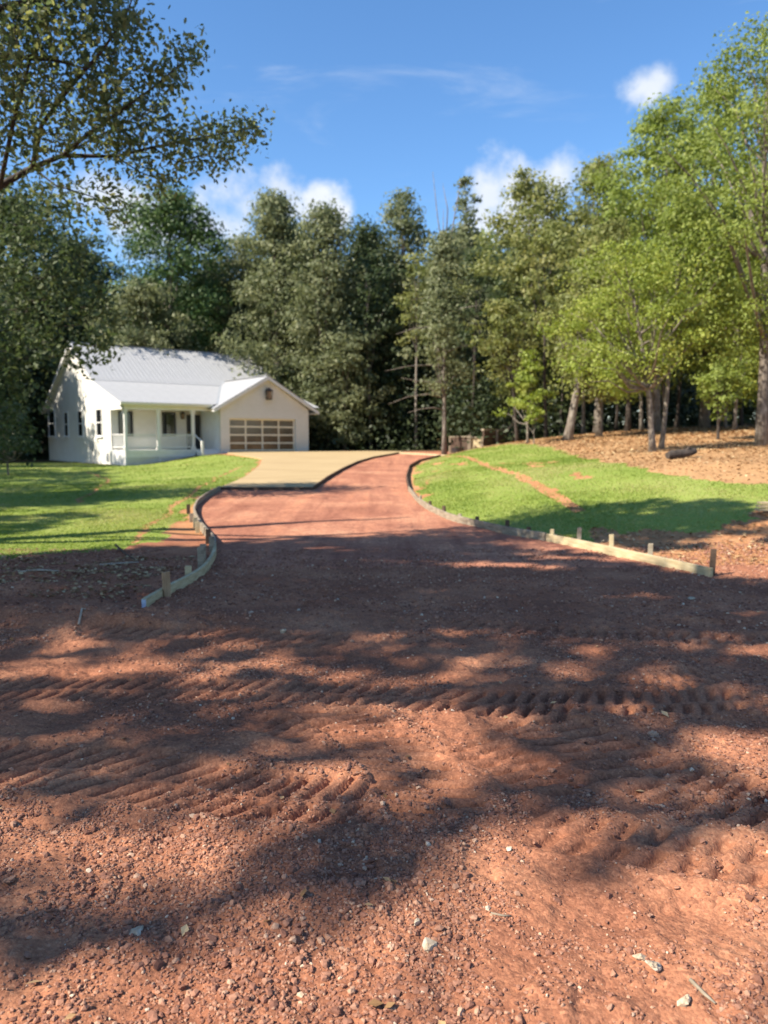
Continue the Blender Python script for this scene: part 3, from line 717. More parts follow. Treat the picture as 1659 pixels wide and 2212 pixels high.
    # lanterns
    def lantern(u, v, z, s):
        L_ = MB().box(u-.03*s, u+.03*s, v-.10*s, v, z+.18*s, z+.42*s)
        L_.box(u-.13*s, u+.13*s, v-.34*s, v-.08*s, z+.28*s, z+.32*s)
        L_.poly([(u-.13*s, v-.34*s, z+.32*s), (u+.13*s, v-.34*s, z+.32*s), (u+.13*s, v-.08*s, z+.32*s), (u-.13*s, v-.08*s, z+.32*s), (u, v-.21*s, z+.46*s)], [(0, 1, 4), (1, 2, 4), (2, 3, 4), (3, 0, 4)])
        for sx in (-1, 1):
            for sy in (-1, 1): L_.bar((u+.09*s*sx, v-.21*s+.09*s*sy, z-.05*s), (u+.12*s*sx, v-.21*s+.12*s*sy, z+.28*s), .02*s, .02*s, (1, 0, 0))
        L_.box(u-.1*s, u+.1*s, v-.31*s, v-.11*s, z-.09*s, z-.05*s)
        o = L_.build('wall_lantern', M['black'], H)
        MB().box(u-.08*s, u+.08*s, v-.29*s, v-.13*s, z-.05*s, z+.28*s).build('lamp_glass', surf('amber_glass', [(.3, (.25, .16, .10)), (.7, (.35, .24, .16))], rough=.2), o)
    lantern(2.70, 0, 4.25, 1.45); lantern(-1.95, VF, 2.95, .9)
    # roof
    cap = MB()
    cap.bar((U0-.36, vr, zr+.03), (U1+.4, vr, zr+.03), .32, .03)
    roof = cap.build('roof', steel, H)
    def panel_mesh(name, w, length):
        """ribbed sheet: width along x, length along +y, thickness up"""
        pr = []; n = 3; pitch = w/n; h = .013
        for k in range(n):
            x = k*pitch
            pr += [(x, 0), (x+pitch*.40, 0), (x+pitch*.46, h), (x+pitch*.54, h), (x+pitch*.60, 0)]
        pr.append((w, 0))
        v = []; f = []
        for y in (0, length):
            for x, z in pr: v.append((x, y, z))
        k = len(pr)
        for i in range(k-1): f.append((i, i+1, k+i+1, k+i))
        for (x, z) in pr: v.append((x, 0, z-.02))
        for i in range(k-1): f.append((i+1, i, 2*k+i, 2*k+i+1))
        me = bpy.data.meshes.new(name); me.from_pydata(v, [], f); me.materials.append(steel); me.update(); return me
    def plane_panels(name, org, du, dv, width, length, pw=.84):
        """org corner, du along the eave, dv up the slope"""
        org = Vector(org); du = Vector(du).normalized(); dv = Vector(dv).normalized(); nn = du.cross(dv)
        n = max(1, round(width/pw)); w = width/n; me = panel_mesh(name, w, length)
        R = Matrix((du, dv, nn)).transposed().to_4x4()
        for k in range(n):
            o = link('roof_panel', me, None, roof); o.matrix_local = Matrix.Translation(org+du*(w*k)) @ R
    w = U1+.4-(U0-.36)
    l1 = math.hypot(vbk-vev, zbk-zev); l2 = math.hypot(vr-vbk, zr-zbk)
    plane_panels('porch_roof_panel', (U0-.36, vev, zev), (1, 0, 0), (0, vbk-vev, zbk-zev), w, l1+.05)
    plane_panels('main_roof_panel', (U0-.36, vbk-.10, zbk-.10*slope2+.05), (1, 0, 0), (0, vr-vbk, zr-zbk), w, l2+.08)
    vbe = VB+.4
    l3 = math.hypot(vbe-vr, zr-zroof(vbe))
    plane_panels('back_roof_panel', (U1+.4, vbe, zroof(vbe)), (-1, 0, 0), (0, vr-vbe, zr-zroof(vbe)), w, l3)
    # garage roof: two slopes running back into the main roof
    gz = 5.67; run = 3.9; gl = math.hypot(run, run*sl)
    plane_panels('garage_roof_panel', (ridge_u-run, 6.0, gz-run*sl), (0, -1, 0), (run, 0, run*sl), 6.4, gl)
    plane_panels('garage_roof_panel', (ridge_u+run, -.4, gz-run*sl), (0, 1, 0), (-run, 0, run*sl), 8.0, gl)
    cap2 = MB().bar((ridge_u, -.4, gz+.03), (ridge_u, 5.7, gz+.03), .3, .03).build('ridge_cap', steel, roof)
    # valley flashing
    u_a = ridge_u-(gz-zev)/sl; u_b = ridge_u-(gz-zbk)/sl
    MB().bar((u_a, vev, zev+.035), (u_b, vbk, zbk+.035), .16, .02).build('valley_flashing', gm, roof)
    MB().bar((u_b, vbk, zbk+.045), (ridge_u, vbk+(gz-zbk)/slope2, gz+.045), .16, .02).build('valley_flashing', gm, roof)
    # rake boards, fascia, soffits
    ub = U0-.34
    for a, b_ in (((.17, zev), (vbk, zbk)), ((vbk, zbk), (vr, zr)), ((vr, zr), (VB+.38, zroof(VB+.38)))):
        n_ = MB(); n_.prism([(a[0], a[1]-.03), (b_[0], b_[1]-.03), (b_[0], b_[1]-.25), (a[0], a[1]-.25)], 'x', ub, ub+.04); n_.build('rake_board', trim, H)
        n_ = MB(); n_.prism([(a[0], a[1]-.13), (b_[0], b_[1]-.13), (b_[0], b_[1]-.16), (a[0], a[1]-.16)], 'x', ub+.04, U0-.001); n_.build('soffit', trim, H)
    MB().box(ub+.04, -1.0, .19, .22, zev-.2, zev-.012).build('fascia', trim, H)
    MB().box(ub+.04, -1.0, .22, .52, zev-.16, zev-.13).build('soffit', trim, H)
    for sgn in (-1, 1):
        a = (ridge_u, gz); b_ = (ridge_u+sgn*(run-.02), gz-(run-.02)*sl)
        n_ = MB(); n_.prism([(a[0], a[1]-.03), (b_[0], b_[1]-.03), (b_[0], b_[1]-.23), (a[0], a[1]-.25)], 'y', -.38, -.34); n_.build('rake_board', trim, H)
        n_ = MB(); n_.prism([(a[0], a[1]-.14), (b_[0], b_[1]-.14), (b_[0], b_[1]-.17), (a[0], a[1]-.17)], 'y', -.34, -.002); n_.build('soffit', trim, H)
    u_r = ridge_u+run
    MB().box(u_r-.05, u_r-.01, -.33, 7.5, gz-run*sl-.2, gz-run*sl-.02).build('fascia', trim, H)
    MB().box(GR, u_r-.05, -.33, 7.5, gz-run*sl-.16, gz-run*sl-.13).build('soffit', trim, H)
    MB().prism([(.03, zev-.02), (.17, zev-.02), (.17, zev-.14), (.07, zev-.14)], 'x', U0-.34, -1.05).build('gutter', trim, H)
    mb = MB().tube([(-6.75, .28, 3.55), (-6.55, .55, 3.3), (-6.55, .6, 3.1)], [.05, .05, .05], 8); mb.build('downspout', gm, H)
build_house()

# ------------------------------------------------------------------ trees
LM = {}
LM['oak'] = leafmat('oak_leaf', (.09, .11, .048), (.16, .18, .082), (.26, .265, .135))
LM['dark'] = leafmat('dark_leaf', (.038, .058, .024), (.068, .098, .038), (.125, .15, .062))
LM['pine'] = leafmat('pine_needle', (.035, .065, .02), (.065, .115, .03), (.11, .165, .045), .2)
LM['olive'] = leafmat('olive_leaf', (.105, .125, .032), (.185, .205, .06), (.29, .275, .09))
LM['bright'] = leafmat('bright_leaf', (.115, .15, .026), (.195, .25, .045), (.30, .335, .08))
LM['lime'] = leafmat('lime_leaf', (.14, .185, .026), (.23, .285, .045), (.34, .36, .08))
LM['under'] = leafmat('undergrowth_shade_leaf', (.018, .030, .012), (.034, .050, .019), (.065, .085, .032), .2)  # leaf colour darkened to stand in for shade under the trees
LM['near'] = leafmat('near_oak_leaf', (.06, .09, .034), (.12, .155, .065), (.27, .28, .10), .5)

DIAMOND = np.array([(0, -.5, 0), (.3, -.05, .06), (0, .5, 0), (-.3, -.05, .06)])
TRI = np.array([(-.30, -.42, 0), (.38, -.30, .04), (.02, .62, .06)])
def leaves(pos, size, r, up=.35, normals=None, tri=False):
    """one folded rhombus leaf per position"""
    n = len(pos)
    d = r.normal(size=(n, 3)); d /= np.linalg.norm(d, axis=1)[:, None]
    nn = r.normal(size=(n, 3)); nn[:, 2] += up*2
    if normals is not None: nn = nn*.6+normals*1.2
    nn /= np.linalg.norm(nn, axis=1)[:, None]
    a = np.cross(nn, d); a /= np.linalg.norm(a, axis=1)[:, None]+1e-9; b = np.cross(nn, a)
    s = size*(.6+.8*r.random(n))[:, None]
    D = TRI if tri else DIAMOND; m = len(D); v = np.empty((n, m, 3))
    for k in range(m): v[:, k] = pos+(a*D[k, 0]+b*D[k, 1]+nn*D[k, 2])*s
    f = np.arange(n*m).reshape(n, m)
    return v.reshape(-1, 3), f
def profile(kind, t):
    """crown radius over height fraction"""
    if kind == 'cone': return np.clip(1.15*(1-t)**.8, .06, 1)*(.55+.45*sstep(0, .12, t))
    if kind == 'dome': return np.clip((1-t)**.55, .1, 1)*(.6+.4*sstep(0, .25, t))
    if kind == 'pine': return np.clip(np.sin(np.pi*np.clip(t*.80+.12, 0, 1))**.8, .1, 1)
    return np.clip(np.sin(np.pi*np.clip(t*.86+.1, 0, 1))**.62, .12, 1)
def crown(r, z0, z1, R, kind='oval', clumps=170, per=62, leaf=.2, cr=.75, lean=(0, 0), ragged=.45, tri=True):
    """leaf clumps filling an uneven crown; returns leaf mesh data and clump centres (local to the tree foot)"""
    t = r.random(clumps)**.9; ang = r.random(clumps)*2*np.pi
    lob = 1+ragged*np.sin(ang*3+t*9+r.random()*6)+ragged*.8*np.sin(ang*2-t*15+r.random()*6)*.7
    rad = R*profile(kind, t)*np.clip(lob, .35, 1.5)*(r.random(clumps)**.45)
    c = np.stack([np.cos(ang)*rad+lean[0]*t, np.sin(ang)*rad+lean[1]*t, z0+(z1-z0)*t], 1)
    c[:, 2] += (r.random(clumps)-.5)*.6
    cs = cr*(.55+.9*r.random(clumps))
    n = per
    off = r.normal(size=(clumps, n, 3)); off /= np.linalg.norm(off, axis=2)[..., None]
    rr = r.random((clumps, n, 1))**.5
    off[..., 2] *= .5
    p = (c[:, None, :]+off*rr*cs[:, None, None]).reshape(-1, 3)
    nrm = off.reshape(-1, 3)
    v, f = leaves(p, leaf, r, normals=nrm, tri=tri)
    rnd = np.repeat(np.clip(.5+.28*r.normal(size=clumps), 0, 1), n)*.65+.35*r.random(clumps*n)
    return v, f, rnd, c
def trunk_mesh(r, h, r0, c, lean=(0, 0), limbs=14, bend=.25, zmin=.25, extra=None, sides=8, thin=1.):
    mb = MB(); n = 9; pts = []; rad = []
    ph = r.random(2)*6
    for i in range(n):
        t = i/(n-1)
        pts.append(Vector((lean[0]*t+bend*math.sin(t*5+ph[0])*t*.6, lean[1]*t+bend*math.sin(t*4+ph[1])*t*.6, -.25+(h+.25)*t)))
        rad.append(r0*((1-t)**.75*.92+.06)*(1.35 if i == 0 else 1))
    mb.tube(pts, rad, sides)
    if c is not None and len(c):
        pick = r.choice(len(c), min(limbs, len(c)), replace=False)
        for k in pick:
            e = Vector(c[k]); t = max(zmin, min(.93, e.z/h-.18-.1*r.random()))
            i = t*(n-1); j = int(i); s = pts[j].lerp(pts[min(j+1, n-1)], i-j); rs = (r0*((1-t)**.75)*.5+.012)*thin
            m1 = s.lerp(e, .35)+Vector((0, 0, -.08*(e-s).length)); m2 = s.lerp(e, .7)+Vector((r.normal()*.15, r.normal()*.15, .05*(e-s).length))
            mb.tube([s, m1, m2, e], [rs, rs*.7, rs*.42, .012], 5, False)
    if extra:
        for pp, rr in extra: mb.tube(pp, rr, 5)
    return mb.mesh('trunk', True)
def ground_z(x, y): return float(Z0(np.array([x]), np.array([y]))[0])
TREES = []
def tree(px, Y, top, low, hw, mt, label, kind='oval', clumps=170, per=62, leaf=None, cr=None, r0=None, bark='bark', cat='tree', name='tree', group=None, lean=(0, 0), base_px=None, seed=1, ragged=.45, limbs=14, base_z=None, bend=.25, zmin=.25, extra=None, trunk_h=None):
    """px/top/low/hw are the crown's middle, top, bottom and half width as measured on the photograph, at distance Y"""
    r = np.random.default_rng(seed*101+int(px))
    xb = ray(px if base_px is None else base_px, 951).x*Y
    xc = ray(px, 951).x*Y
    gz = ground_z(xb, Y) if base_z is None else base_z
    zt = at(px, top, Y).z-gz; zl = at(px, low, Y).z-gz; R = hw/F*Y
    per = int(per*1.2); leaf = (leaf or .0042*Y)*(.98 if Y > 34 else .88); cr = (cr or max(.35, R*.21))*.86; limbs = int(limbs*1.5)
    ln = (xc-xb+lean[0], lean[1])
    v, f, rnd, c = crown(r, zl, zt-cr*.5, R*.92, kind, clumps, per, leaf, cr, (0, 0), ragged, Y > 34)
    v = v+np.array([ln[0], ln[1], 0]); c = c+np.array([ln[0], ln[1], 0])
    T = empty(name, (xb, Y, gz)); tag(T, label, cat, group)
    th = trunk_h or max(zl+.5, zt*.93)
    link('trunk', trunk_mesh(r, th, r0 or .012*zt+.05, c, ln, limbs, bend, zmin, extra), M[bark], T)
    link('crown', mesh_np('crown', v, f, False, {'rnd': ('FACE', rnd)}), LM[mt], T)
    TREES.append(T); return T

G = 'trees along the edge of the woods'
tree(378, 62, 402, 760, 118, 'pine', 'dense dark green pine with rounded top rising behind the left half of the roof', 'pine', 200, 80, cr=2.0, group=G, seed=3, ragged=.25)
tree(600, 60, 405, 930, 128, 'oak', 'tall grey green oak, left peak of the twin topped mass behind the garage', 'dome', 280, 60, cr=1.7, group=G, seed=4, ragged=.4)
tree(705, 58, 432, 960, 112, 'oak', 'grey green oak, right peak of the twin topped mass behind the garage', 'dome', 260, 60, cr=1.7, group=G, seed=5, ragged=.4)
tree(650, 62, 560, 960, 170, 'oak', 'broad oak body filling below the twin peaks behind the garage', 'oval', 240, 60, cr=1.7, group=G, seed=6, ragged=.25)
tree(795, 62, 470, 940, 95, 'dark', 'narrow dark green tree to the right of the twin topped oaks', 'oval', 190, 60, cr=1.5, group=G, seed=7)
tree(868, 63, 402, 900, 78, 'oak', 'tall dark tree with lumpy top just left of the bare snag', 'oval', 170, 60, cr=1.5, group=G, seed=8, ragged=.55)
sn = [([(.0, .1, 11), (.5, .1, 14), (.9, .2, 16.3)], [.06, .035, .01]), ([(.0, 0, 11), (-.5, 0, 14), (-.8, 0, 16.6)], [.06, .03, .01]), ([(.0, .1, 12), (.1, .1, 14.5), (-.2, .2, 16)], [.05, .03, .01])]
db = [([(0, 0, z), (-.9*q, -.4, z+.18*d), (-1.9*q, -.7, z+.05*d), (-3.0*q, -1.0, z-.35*d)], [.055, .038, .024, .008]) for z, q, d in ((2.7, .75, .6), (3.4, 1.15, 1.2), (4.4, .9, -.4), (5.2, 1.2, .8), (7.4, 1.0, 1), (9.2, .7, .5))]
db += [([(0, 0, z), (1.0*q, -.6, z+.25), (2.1*q, -1.1, z+.35)], [.05, .03, .008]) for z, q in ((6.1, .7), (8.4, 1.0))]
tree(955, 47, 500, 850, 74, 'oak', 'half dead tree with pale trunk and bare side branches left of the timber wall', 'dome', 120, 55, base_px=960, cr=1.05, r0=.15, group=G, seed=9, extra=sn+db, limbs=12, bend=.1, trunk_h=14.5, ragged=.7)
tree(990, 60, 470, 850, 60, 'oak', 'olive tree standing behind the bare snag', 'oval', 130, 55, cr=1.3, group=G, seed=10)
tree(1000, 60, 372, 640, 26, 'oak', 'thin tree with a small ragged leafy top high above the snag', 'oval', 34, 34, cr=.75, r0=.12, group=G, seed=11, limbs=5)
tree(1045, 76, 492, 850, 70, 'bright', 'light green tree far back in the gap right of the snag', 'oval', 150, 60, cr=1.8, group=G, seed=12)
tree(1145, 51, 366, 880, 118, 'olive', 'tall olive oak below the right hand cloud', 'oval', 260, 62, cr=1.35, group=G, seed=13, ragged=.4)
tree(1290, 48, 335, 840, 95, 'olive', 'brownish topped oak between the olive oak and the bright maples', 'oval', 240, 60, cr=1.3, group=G, seed=14, ragged=.4)
tree(1415, 41, 215, 800, 135, 'bright', 'tall bright green maple at the right, its top just under the small cloud', 'oval', 330, 62, cr=1.15, group=G, seed=15, ragged=.35)
tree(1625, 25.5, 50, 760, 225, 'bright', 'nearest big maple with rough grey trunk at the right edge', 'oval', 370, 62, base_px=1645, cr=.95, leaf=.13, r0=.19, group=G, seed=16, ragged=.35, limbs=30, zmin=.3)
tree(1360, 24.5, 520, 830, 165, 'lime', 'slender yellow green maple on the leafy bank', 'oval', 190, 60, base_px=1412, cr=.72, leaf=.11, r0=.115, group=G, seed=17, ragged=.35, limbs=22, zmin=.35)
tree(1470, 26, 420, 760, 120, 'bright', 'second slender maple close beside the yellow green one', 'oval', 170, 60, base_px=1427, cr=.8, leaf=.12, r0=.09, group=G, seed=18, limbs=16, zmin=.4)
tree(1240, 37, 560, 850, 110, 'olive', 'leaning grey trunked tree on the bank edge', 'oval', 170, 60, base_px=1224, cr=1.0, r0=.22, group=G, seed=19, lean=(1.1, 0), limbs=16, zmin=.4)
tree(1300, 39, 470, 820, 90, 'olive', 'straight grey trunked tree right of the leaning one', 'oval', 170, 58, base_px=1293, cr=1.0, r0=.17, group=G, seed=20, limbs=14, zmin=.45)
tree(1355, 43, 520, 850, 90, 'bright', 'thin dark trunked tree deeper behind the straight grey trunk', 'oval', 150, 58, cr=1.1, r0=.17, bark='dark_bark', group=G, seed=21, zmin=.45)
tree(1140, 38, 745, 905, 52, 'lime', 'small light green sapling right of the timber wall', 'cone', 42, 50, cr=.5, leaf=.15, r0=.06, group=G, seed=22, cat='sapling', name='sapling', ragged=.6)
tree(1152, 36.5, 868, 925, 24, 'lime', 'tiny leafy sapling at the foot of the bigger sapling', 'oval', 12, 40, cr=.25, leaf=.12, r0=.03, group=G, seed=23, cat='sapling', name='sapling')
tree(1085, 43, 640, 800, 60, 'olive', 'drooping olive branches of a young oak above the timber wall', 'oval', 50, 52, base_px=1118, cr=.8, r0=.1, bark='dark_bark', group=G, seed=24)
tree(1550, 31, 770, 885, 62, 'bright', 'low green sapling with dark stem on the upper bank', 'oval', 50, 55, cr=.5, leaf=.14, r0=.07, bark='dark_bark', group=G, seed=25, cat='sapling', name='sapling')
tree(1520, 44, 165, 820, 115, 'bright', 'green tree behind the two slender maples', 'oval', 260, 60, cr=1.3, group=G, seed=26)
tree(1640, 42, 330, 850, 130, 'bright', 'deep green tree behind the nearest big maple', 'oval', 220, 60, cr=1.4, group=G, seed=27)
tree(1780, 36, 180, 800, 150, 'bright', 'tall green tree cut off by the right picture edge', 'oval', 200, 60, cr=1.3, group=G, seed=28)
tree(1585, 40, 560, 860, 70, 'lime', 'sunlit young tree deep between the maples at the right', 'oval', 100, 55, cr=.9, r0=.1, group=G, seed=281)
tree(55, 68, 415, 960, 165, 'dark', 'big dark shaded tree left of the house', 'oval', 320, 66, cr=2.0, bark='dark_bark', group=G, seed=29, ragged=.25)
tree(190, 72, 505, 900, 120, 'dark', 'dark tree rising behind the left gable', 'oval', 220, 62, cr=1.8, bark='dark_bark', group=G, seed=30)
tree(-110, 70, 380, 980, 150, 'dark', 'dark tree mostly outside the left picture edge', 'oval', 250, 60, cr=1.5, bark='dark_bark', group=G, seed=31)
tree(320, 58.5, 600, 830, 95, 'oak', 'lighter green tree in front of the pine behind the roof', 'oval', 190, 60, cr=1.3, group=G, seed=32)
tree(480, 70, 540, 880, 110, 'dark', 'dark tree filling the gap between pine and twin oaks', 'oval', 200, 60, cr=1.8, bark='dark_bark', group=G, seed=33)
tree(582, 62, 735, 850, 48, 'lime', 'yellow green young tree peeking over the garage roof', 'oval', 60, 55, cr=.8, r0=.1, group=G, seed=34)
tree(745, 57, 700, 955, 75, 'oak', 'low oak branches hanging right of the garage', 'oval', 130, 58, cr=1.1, group=G, seed=35)
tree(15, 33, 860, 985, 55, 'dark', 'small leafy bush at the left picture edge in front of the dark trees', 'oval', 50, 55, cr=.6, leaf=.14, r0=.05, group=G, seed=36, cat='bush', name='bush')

# the shared kinds that fill the woods behind
def forest():
    lab = 'dim tree deep in the woods behind the clearing'; grp = 'trees deep in the woods'
    protos = []
    for k in range(5):
        r = np.random.default_rng(900+k); h = 18+2*r.random()
        v, f, rnd, c = crown(r, 3.5, h, 4.2, 'oval', 230, 55, .30, 1.5)
        tm = trunk_mesh(r, h*.92, .22, c, (0, 0), 12); tm.materials.append(M['dark_bark'])
        cm = mesh_np('crown', v, f, False, {'rnd': ('FACE', rnd)}); cm.materials.append(LM[('dark', 'oak', 'dark', 'dark', 'oak')[k]])
        protos.append((tm, cm))
    r = np.random.default_rng(77); n = 0
    for row, Y in enumerate((68, 75, 83, 92)):
        for x in np.arange(-52, 56, 6.3):
            x_ = x+r.normal()*1.4+row*1.7; y_ = Y+r.normal()*1.5-max(0, x_-14)*.45-(row == 0)*0
            if y_ < 45: continue
            tm, cm = protos[n % 5]
            T = empty('forest_tree', (x_, y_, ground_z(x_, y_)), r.random()*6.28); s = .8+.2*r.random()+.06*row*.6
            if -30 < x_ < 8: s *= 1.06
            T.scale = (s, s, s*(.92+.12*r.random())); tag(T, lab, 'tree', grp)
            link('trunk', tm, None, T); link('crown', cm, None, T); n += 1
    # bare trunks just inside the wood edge on the right
    ORD = ['first', 'second', 'third', 'fourth', 'fifth', 'sixth', 'seventh', 'eighth', 'ninth', 'tenth', 'eleventh', 'twelfth', 'thirteenth', 'fourteenth', 'fifteenth', 'sixteenth']
    for k, (px, Y, h, rr) in enumerate(sorted(((1180, 45, 12, .11), (1330, 47, 13, .10), (1385, 46, 12, .12), (1460, 47, 13, .13), (1520, 46, 12, .10), (1600, 45, 12, .12), (1110, 53, 14, .13), (900, 57, 14, .13), (800, 58, 14, .12), (1015, 56, 14, .11), (1120, 50, 12, .1), (1565, 42, 11, .09), (1260, 46, 12, .12), (700, 60, 13, .14), (1435, 42, 10, .08), (1210, 49, 12, .09)))):
        x = ray(px, 951).x*Y
        T = empty('thin_tree', (x, Y, ground_z(x, Y))); tag(T, 'thin bare trunk in the dim wood edge, %s from the left' % ORD[k], 'tree', 'thin trunks at the wood edge')
        r2 = np.random.default_rng(50+k); v, f, rnd, c = crown(r2, h*.55, h, 1.6, 'oval', 40, 45, .22, .8)
        link('trunk', trunk_mesh(r2, h*.95, rr, c, (r2.normal()*.5, 0), 6), M['bark' if k % 3 else 'dark_bark'], T)
        link('crown', mesh_np('crown', v, f, False, {'rnd': ('FACE', rnd)}), LM['dark' if k % 2 else 'olive'], T)
forest()
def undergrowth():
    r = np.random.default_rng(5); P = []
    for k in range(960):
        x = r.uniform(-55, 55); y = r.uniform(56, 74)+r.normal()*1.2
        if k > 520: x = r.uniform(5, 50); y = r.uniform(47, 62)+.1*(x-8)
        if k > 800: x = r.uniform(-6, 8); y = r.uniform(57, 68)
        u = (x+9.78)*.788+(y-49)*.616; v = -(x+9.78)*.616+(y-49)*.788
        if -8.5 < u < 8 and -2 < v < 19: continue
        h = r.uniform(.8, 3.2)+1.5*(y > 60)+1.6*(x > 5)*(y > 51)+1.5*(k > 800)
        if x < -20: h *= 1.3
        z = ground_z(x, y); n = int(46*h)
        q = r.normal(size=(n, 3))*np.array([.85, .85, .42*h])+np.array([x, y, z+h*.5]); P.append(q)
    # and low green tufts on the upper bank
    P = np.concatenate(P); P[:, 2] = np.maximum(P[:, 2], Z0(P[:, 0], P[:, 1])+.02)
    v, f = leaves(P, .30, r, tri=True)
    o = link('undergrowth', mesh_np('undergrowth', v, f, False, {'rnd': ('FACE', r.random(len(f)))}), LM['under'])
    tag(o, 'leafy undergrowth, darkened for shade, filling the foot of the woods', 'undergrowth', kind='stuff')
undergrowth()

# ------------------------------------------------------------------ the near oak at the upper left
OAKLEAF = np.array([(0, -.5), (.10, -.30), (.26, -.26), (.14, -.08), (.34, .06), (.15, .16), (.22, .36), (0, .5), (-.22, .36), (-.15, .16), (-.34, .06), (-.14, -.08), (-.26, -.26), (-.10, -.30)])
def lobed(pos, size, r):
    n = len(pos); k = len(OAKLEAF)
    nn = r.normal(size=(n, 3)); nn[:, 2] += .5; nn /= np.linalg.norm(nn, axis=1)[:, None]
    d = r.normal(size=(n, 3)); a = np.cross(nn, d); a /= np.linalg.norm(a, axis=1)[:, None]+1e-9; b = np.cross(nn, a)
    s = size*(.6+.7*r.random(n)); cup = (r.random(n)-.5)*.5
    v = np.empty((n, k, 3))
    for i, (x, y) in enumerate(OAKLEAF): v[:, i] = pos+(a*x+b*y+nn*(abs(x)*cup+.25*y*y*cup)[:, None])*s[:, None]
    return v.reshape(-1, 3), np.arange(n*k).reshape(n, k)
def near_oak():
    r = np.random.default_rng(42); base = Vector((-9.6, 9.3, 0))
    T = empty('oak_tree', base); tag(T, 'near oak whose leafy limbs reach in from the upper left', 'tree')
    W = lambda px, py, Y: at(px, py, Y)-base
    mb = MB()
    mb.tube([(0, 0, -.3), (.05, .1, 1.2), (.1, .1, 2.6), (.0, .2, 4.2), (.2, .3, 6.0), (.1, .2, 8.2), (.3, .1, 10)], [.36, .27, .24, .22, .17, .11, .03], 12)
    limbs = []
    main = [Vector((.05, .2, 3.0)), W(-160, 500, 9.6), W(0, 402, 9.9), W(70, 362, 10), W(135, 336, 10.1), W(250, 338, 10.3), W(330, 318, 10.5), W(420, 300, 10.7), W(500, 285, 10.9), W(548, 275, 11)]
    limbs.append((main, [.10, .075, .045, .036, .03, .02, .016, .012, .008, .005]))
    def sub(a, *p, r0=.02):
        pts = [a]+[W(*q) for q in p]; limbs.append((pts, list(np.linspace(r0, .004, len(pts)))))
    sub(main[4], (190, 290, 10), (260, 240, 9.8), (330, 190, 9.8), (400, 130, 9.9), (430, 125, 10), r0=.028)
    sub(main[3], (90, 270, 9.6), (150, 190, 9.4), (220, 110, 9.2), (270, 40, 9.2), (300, -40, 9), r0=.035)
    sub(main[2], (30, 260, 9.2), (60, 150, 9.0), (90, 50, 8.8), (110, -60, 8.8), r0=.03)
    sub(main[5], (300, 370, 10.4), (360, 395, 10.5), r0=.012)
    sub(main[6], (380, 350, 10.5), (440, 335, 10.7), (500, 345, 10.8), r0=.012)
    sub(main[3], (120, 400, 9.9), (200, 425, 10), (260, 470, 10.1), r0=.014)
    sub(main[4], (200, 300, 10.3), (300, 250, 10.6), (370, 230, 10.8), r0=.016)
    sub(Vector((.1, .2, 4.5)), (-120, 200, 8.6), (0, 120, 8.8), (120, 130, 9.1), (230, 160, 9.4), r0=.06)
    sub(Vector((.1, .2, 5.5)), (-100, 60, 8.4), (20, 10, 8.8), (150, -10, 9.2), (260, 20, 9.5), r0=.06)
    for p, rr in limbs: mb.tube(p, rr, 6, False)
    # leaf sprays: (px, py, Y, spread px, number of twigs)
    S = [(30, 40, 8.8, 55, 16), (110, 20, 8.9, 55, 16), (200, 20, 9.2, 50, 13), (265, 40, 9.3, 35, 9), (20, 120, 8.8, 50, 13), (100, 110, 9, 50, 11), (180, 95, 9.2, 45, 10), (250, 110, 9.4, 35, 8), (290, 60, 9.3, 25, 5),
         (30, 210, 9, 50, 12), (110, 200, 9.3, 50, 11), (190, 180, 9.5, 45, 10), (255, 190, 9.7, 40, 8), (310, 150, 9.8, 30, 7), (330, 200, 9.8, 30, 6), (370, 165, 9.9, 22, 4), (400, 125, 9.9, 24, 6), (415, 110, 10, 18, 4),
         (20, 290, 9.4, 40, 9), (90, 285, 9.6, 45, 9), (160, 270, 9.8, 40, 9), (225, 270, 9.9, 35, 8), (240, 230, 9.8, 35, 9), (300, 250, 10.3, 30, 6), (345, 235, 10.5, 22, 4), (230, 300, 10.1, 28, 8), (270, 315, 10.2, 26, 6),
         (310, 320, 10.4, 25, 6), (350, 305, 10.5, 25, 6), (390, 295, 10.6, 25, 7), (425, 300, 10.7, 24, 6), (455, 285, 10.8, 20, 4), (480, 300, 10.8, 20, 4), (505, 285, 10.9, 16, 4), (530, 280, 11, 18, 6), (548, 275, 11, 14, 3),
         (400, 350, 10.6, 25, 5), (440, 345, 10.7, 20, 3), (490, 350, 10.8, 18, 3), (350, 375, 10.5, 28, 5), (300, 380, 10.4, 28, 4), (140, 370, 9.9, 30, 3), (210, 410, 10, 30, 4), (255, 455, 10.1, 25, 4), (110, 420, 9.9, 30, 2), (180, 440, 10, 25, 3), (60, 330, 9.8, 30, 3),
         (-60, 100, 8.6, 60, 16), (-60, 240, 8.8, 60, 14), (-70, -30, 8.5, 70, 14), (60, -50, 8.8, 60, 12), (180, -50, 9, 60, 12)]
    P = []
    for px, py, Y, sp, n in S:
        for k in range(int(n*2.0)):
            a = r.normal(size=2)*sp*.66; c = np.array(W(px+a[0], py+a[1], Y+r.normal()*.35))
            m = r.integers(9, 20); s_ = .09+.05*r.random()
            P.append(c+r.normal(size=(m, 3))*s_)
            if k % 4 == 0:
                q = np.array(W(px, py, Y)); mb.tube([q, (q+c)/2+r.normal(size=3)*.03, c], [.006, .005, .003], 4, False)
    P = np.concatenate(P)
    link('trunk', mb.mesh('trunk', True), M['dark_bark'], T)
    v, f = lobed(P, .078, r)
    link('crown', mesh_np('crown', v, f, False, {'rnd': ('FACE', r.random(len(f)))}), LM['near'], T)
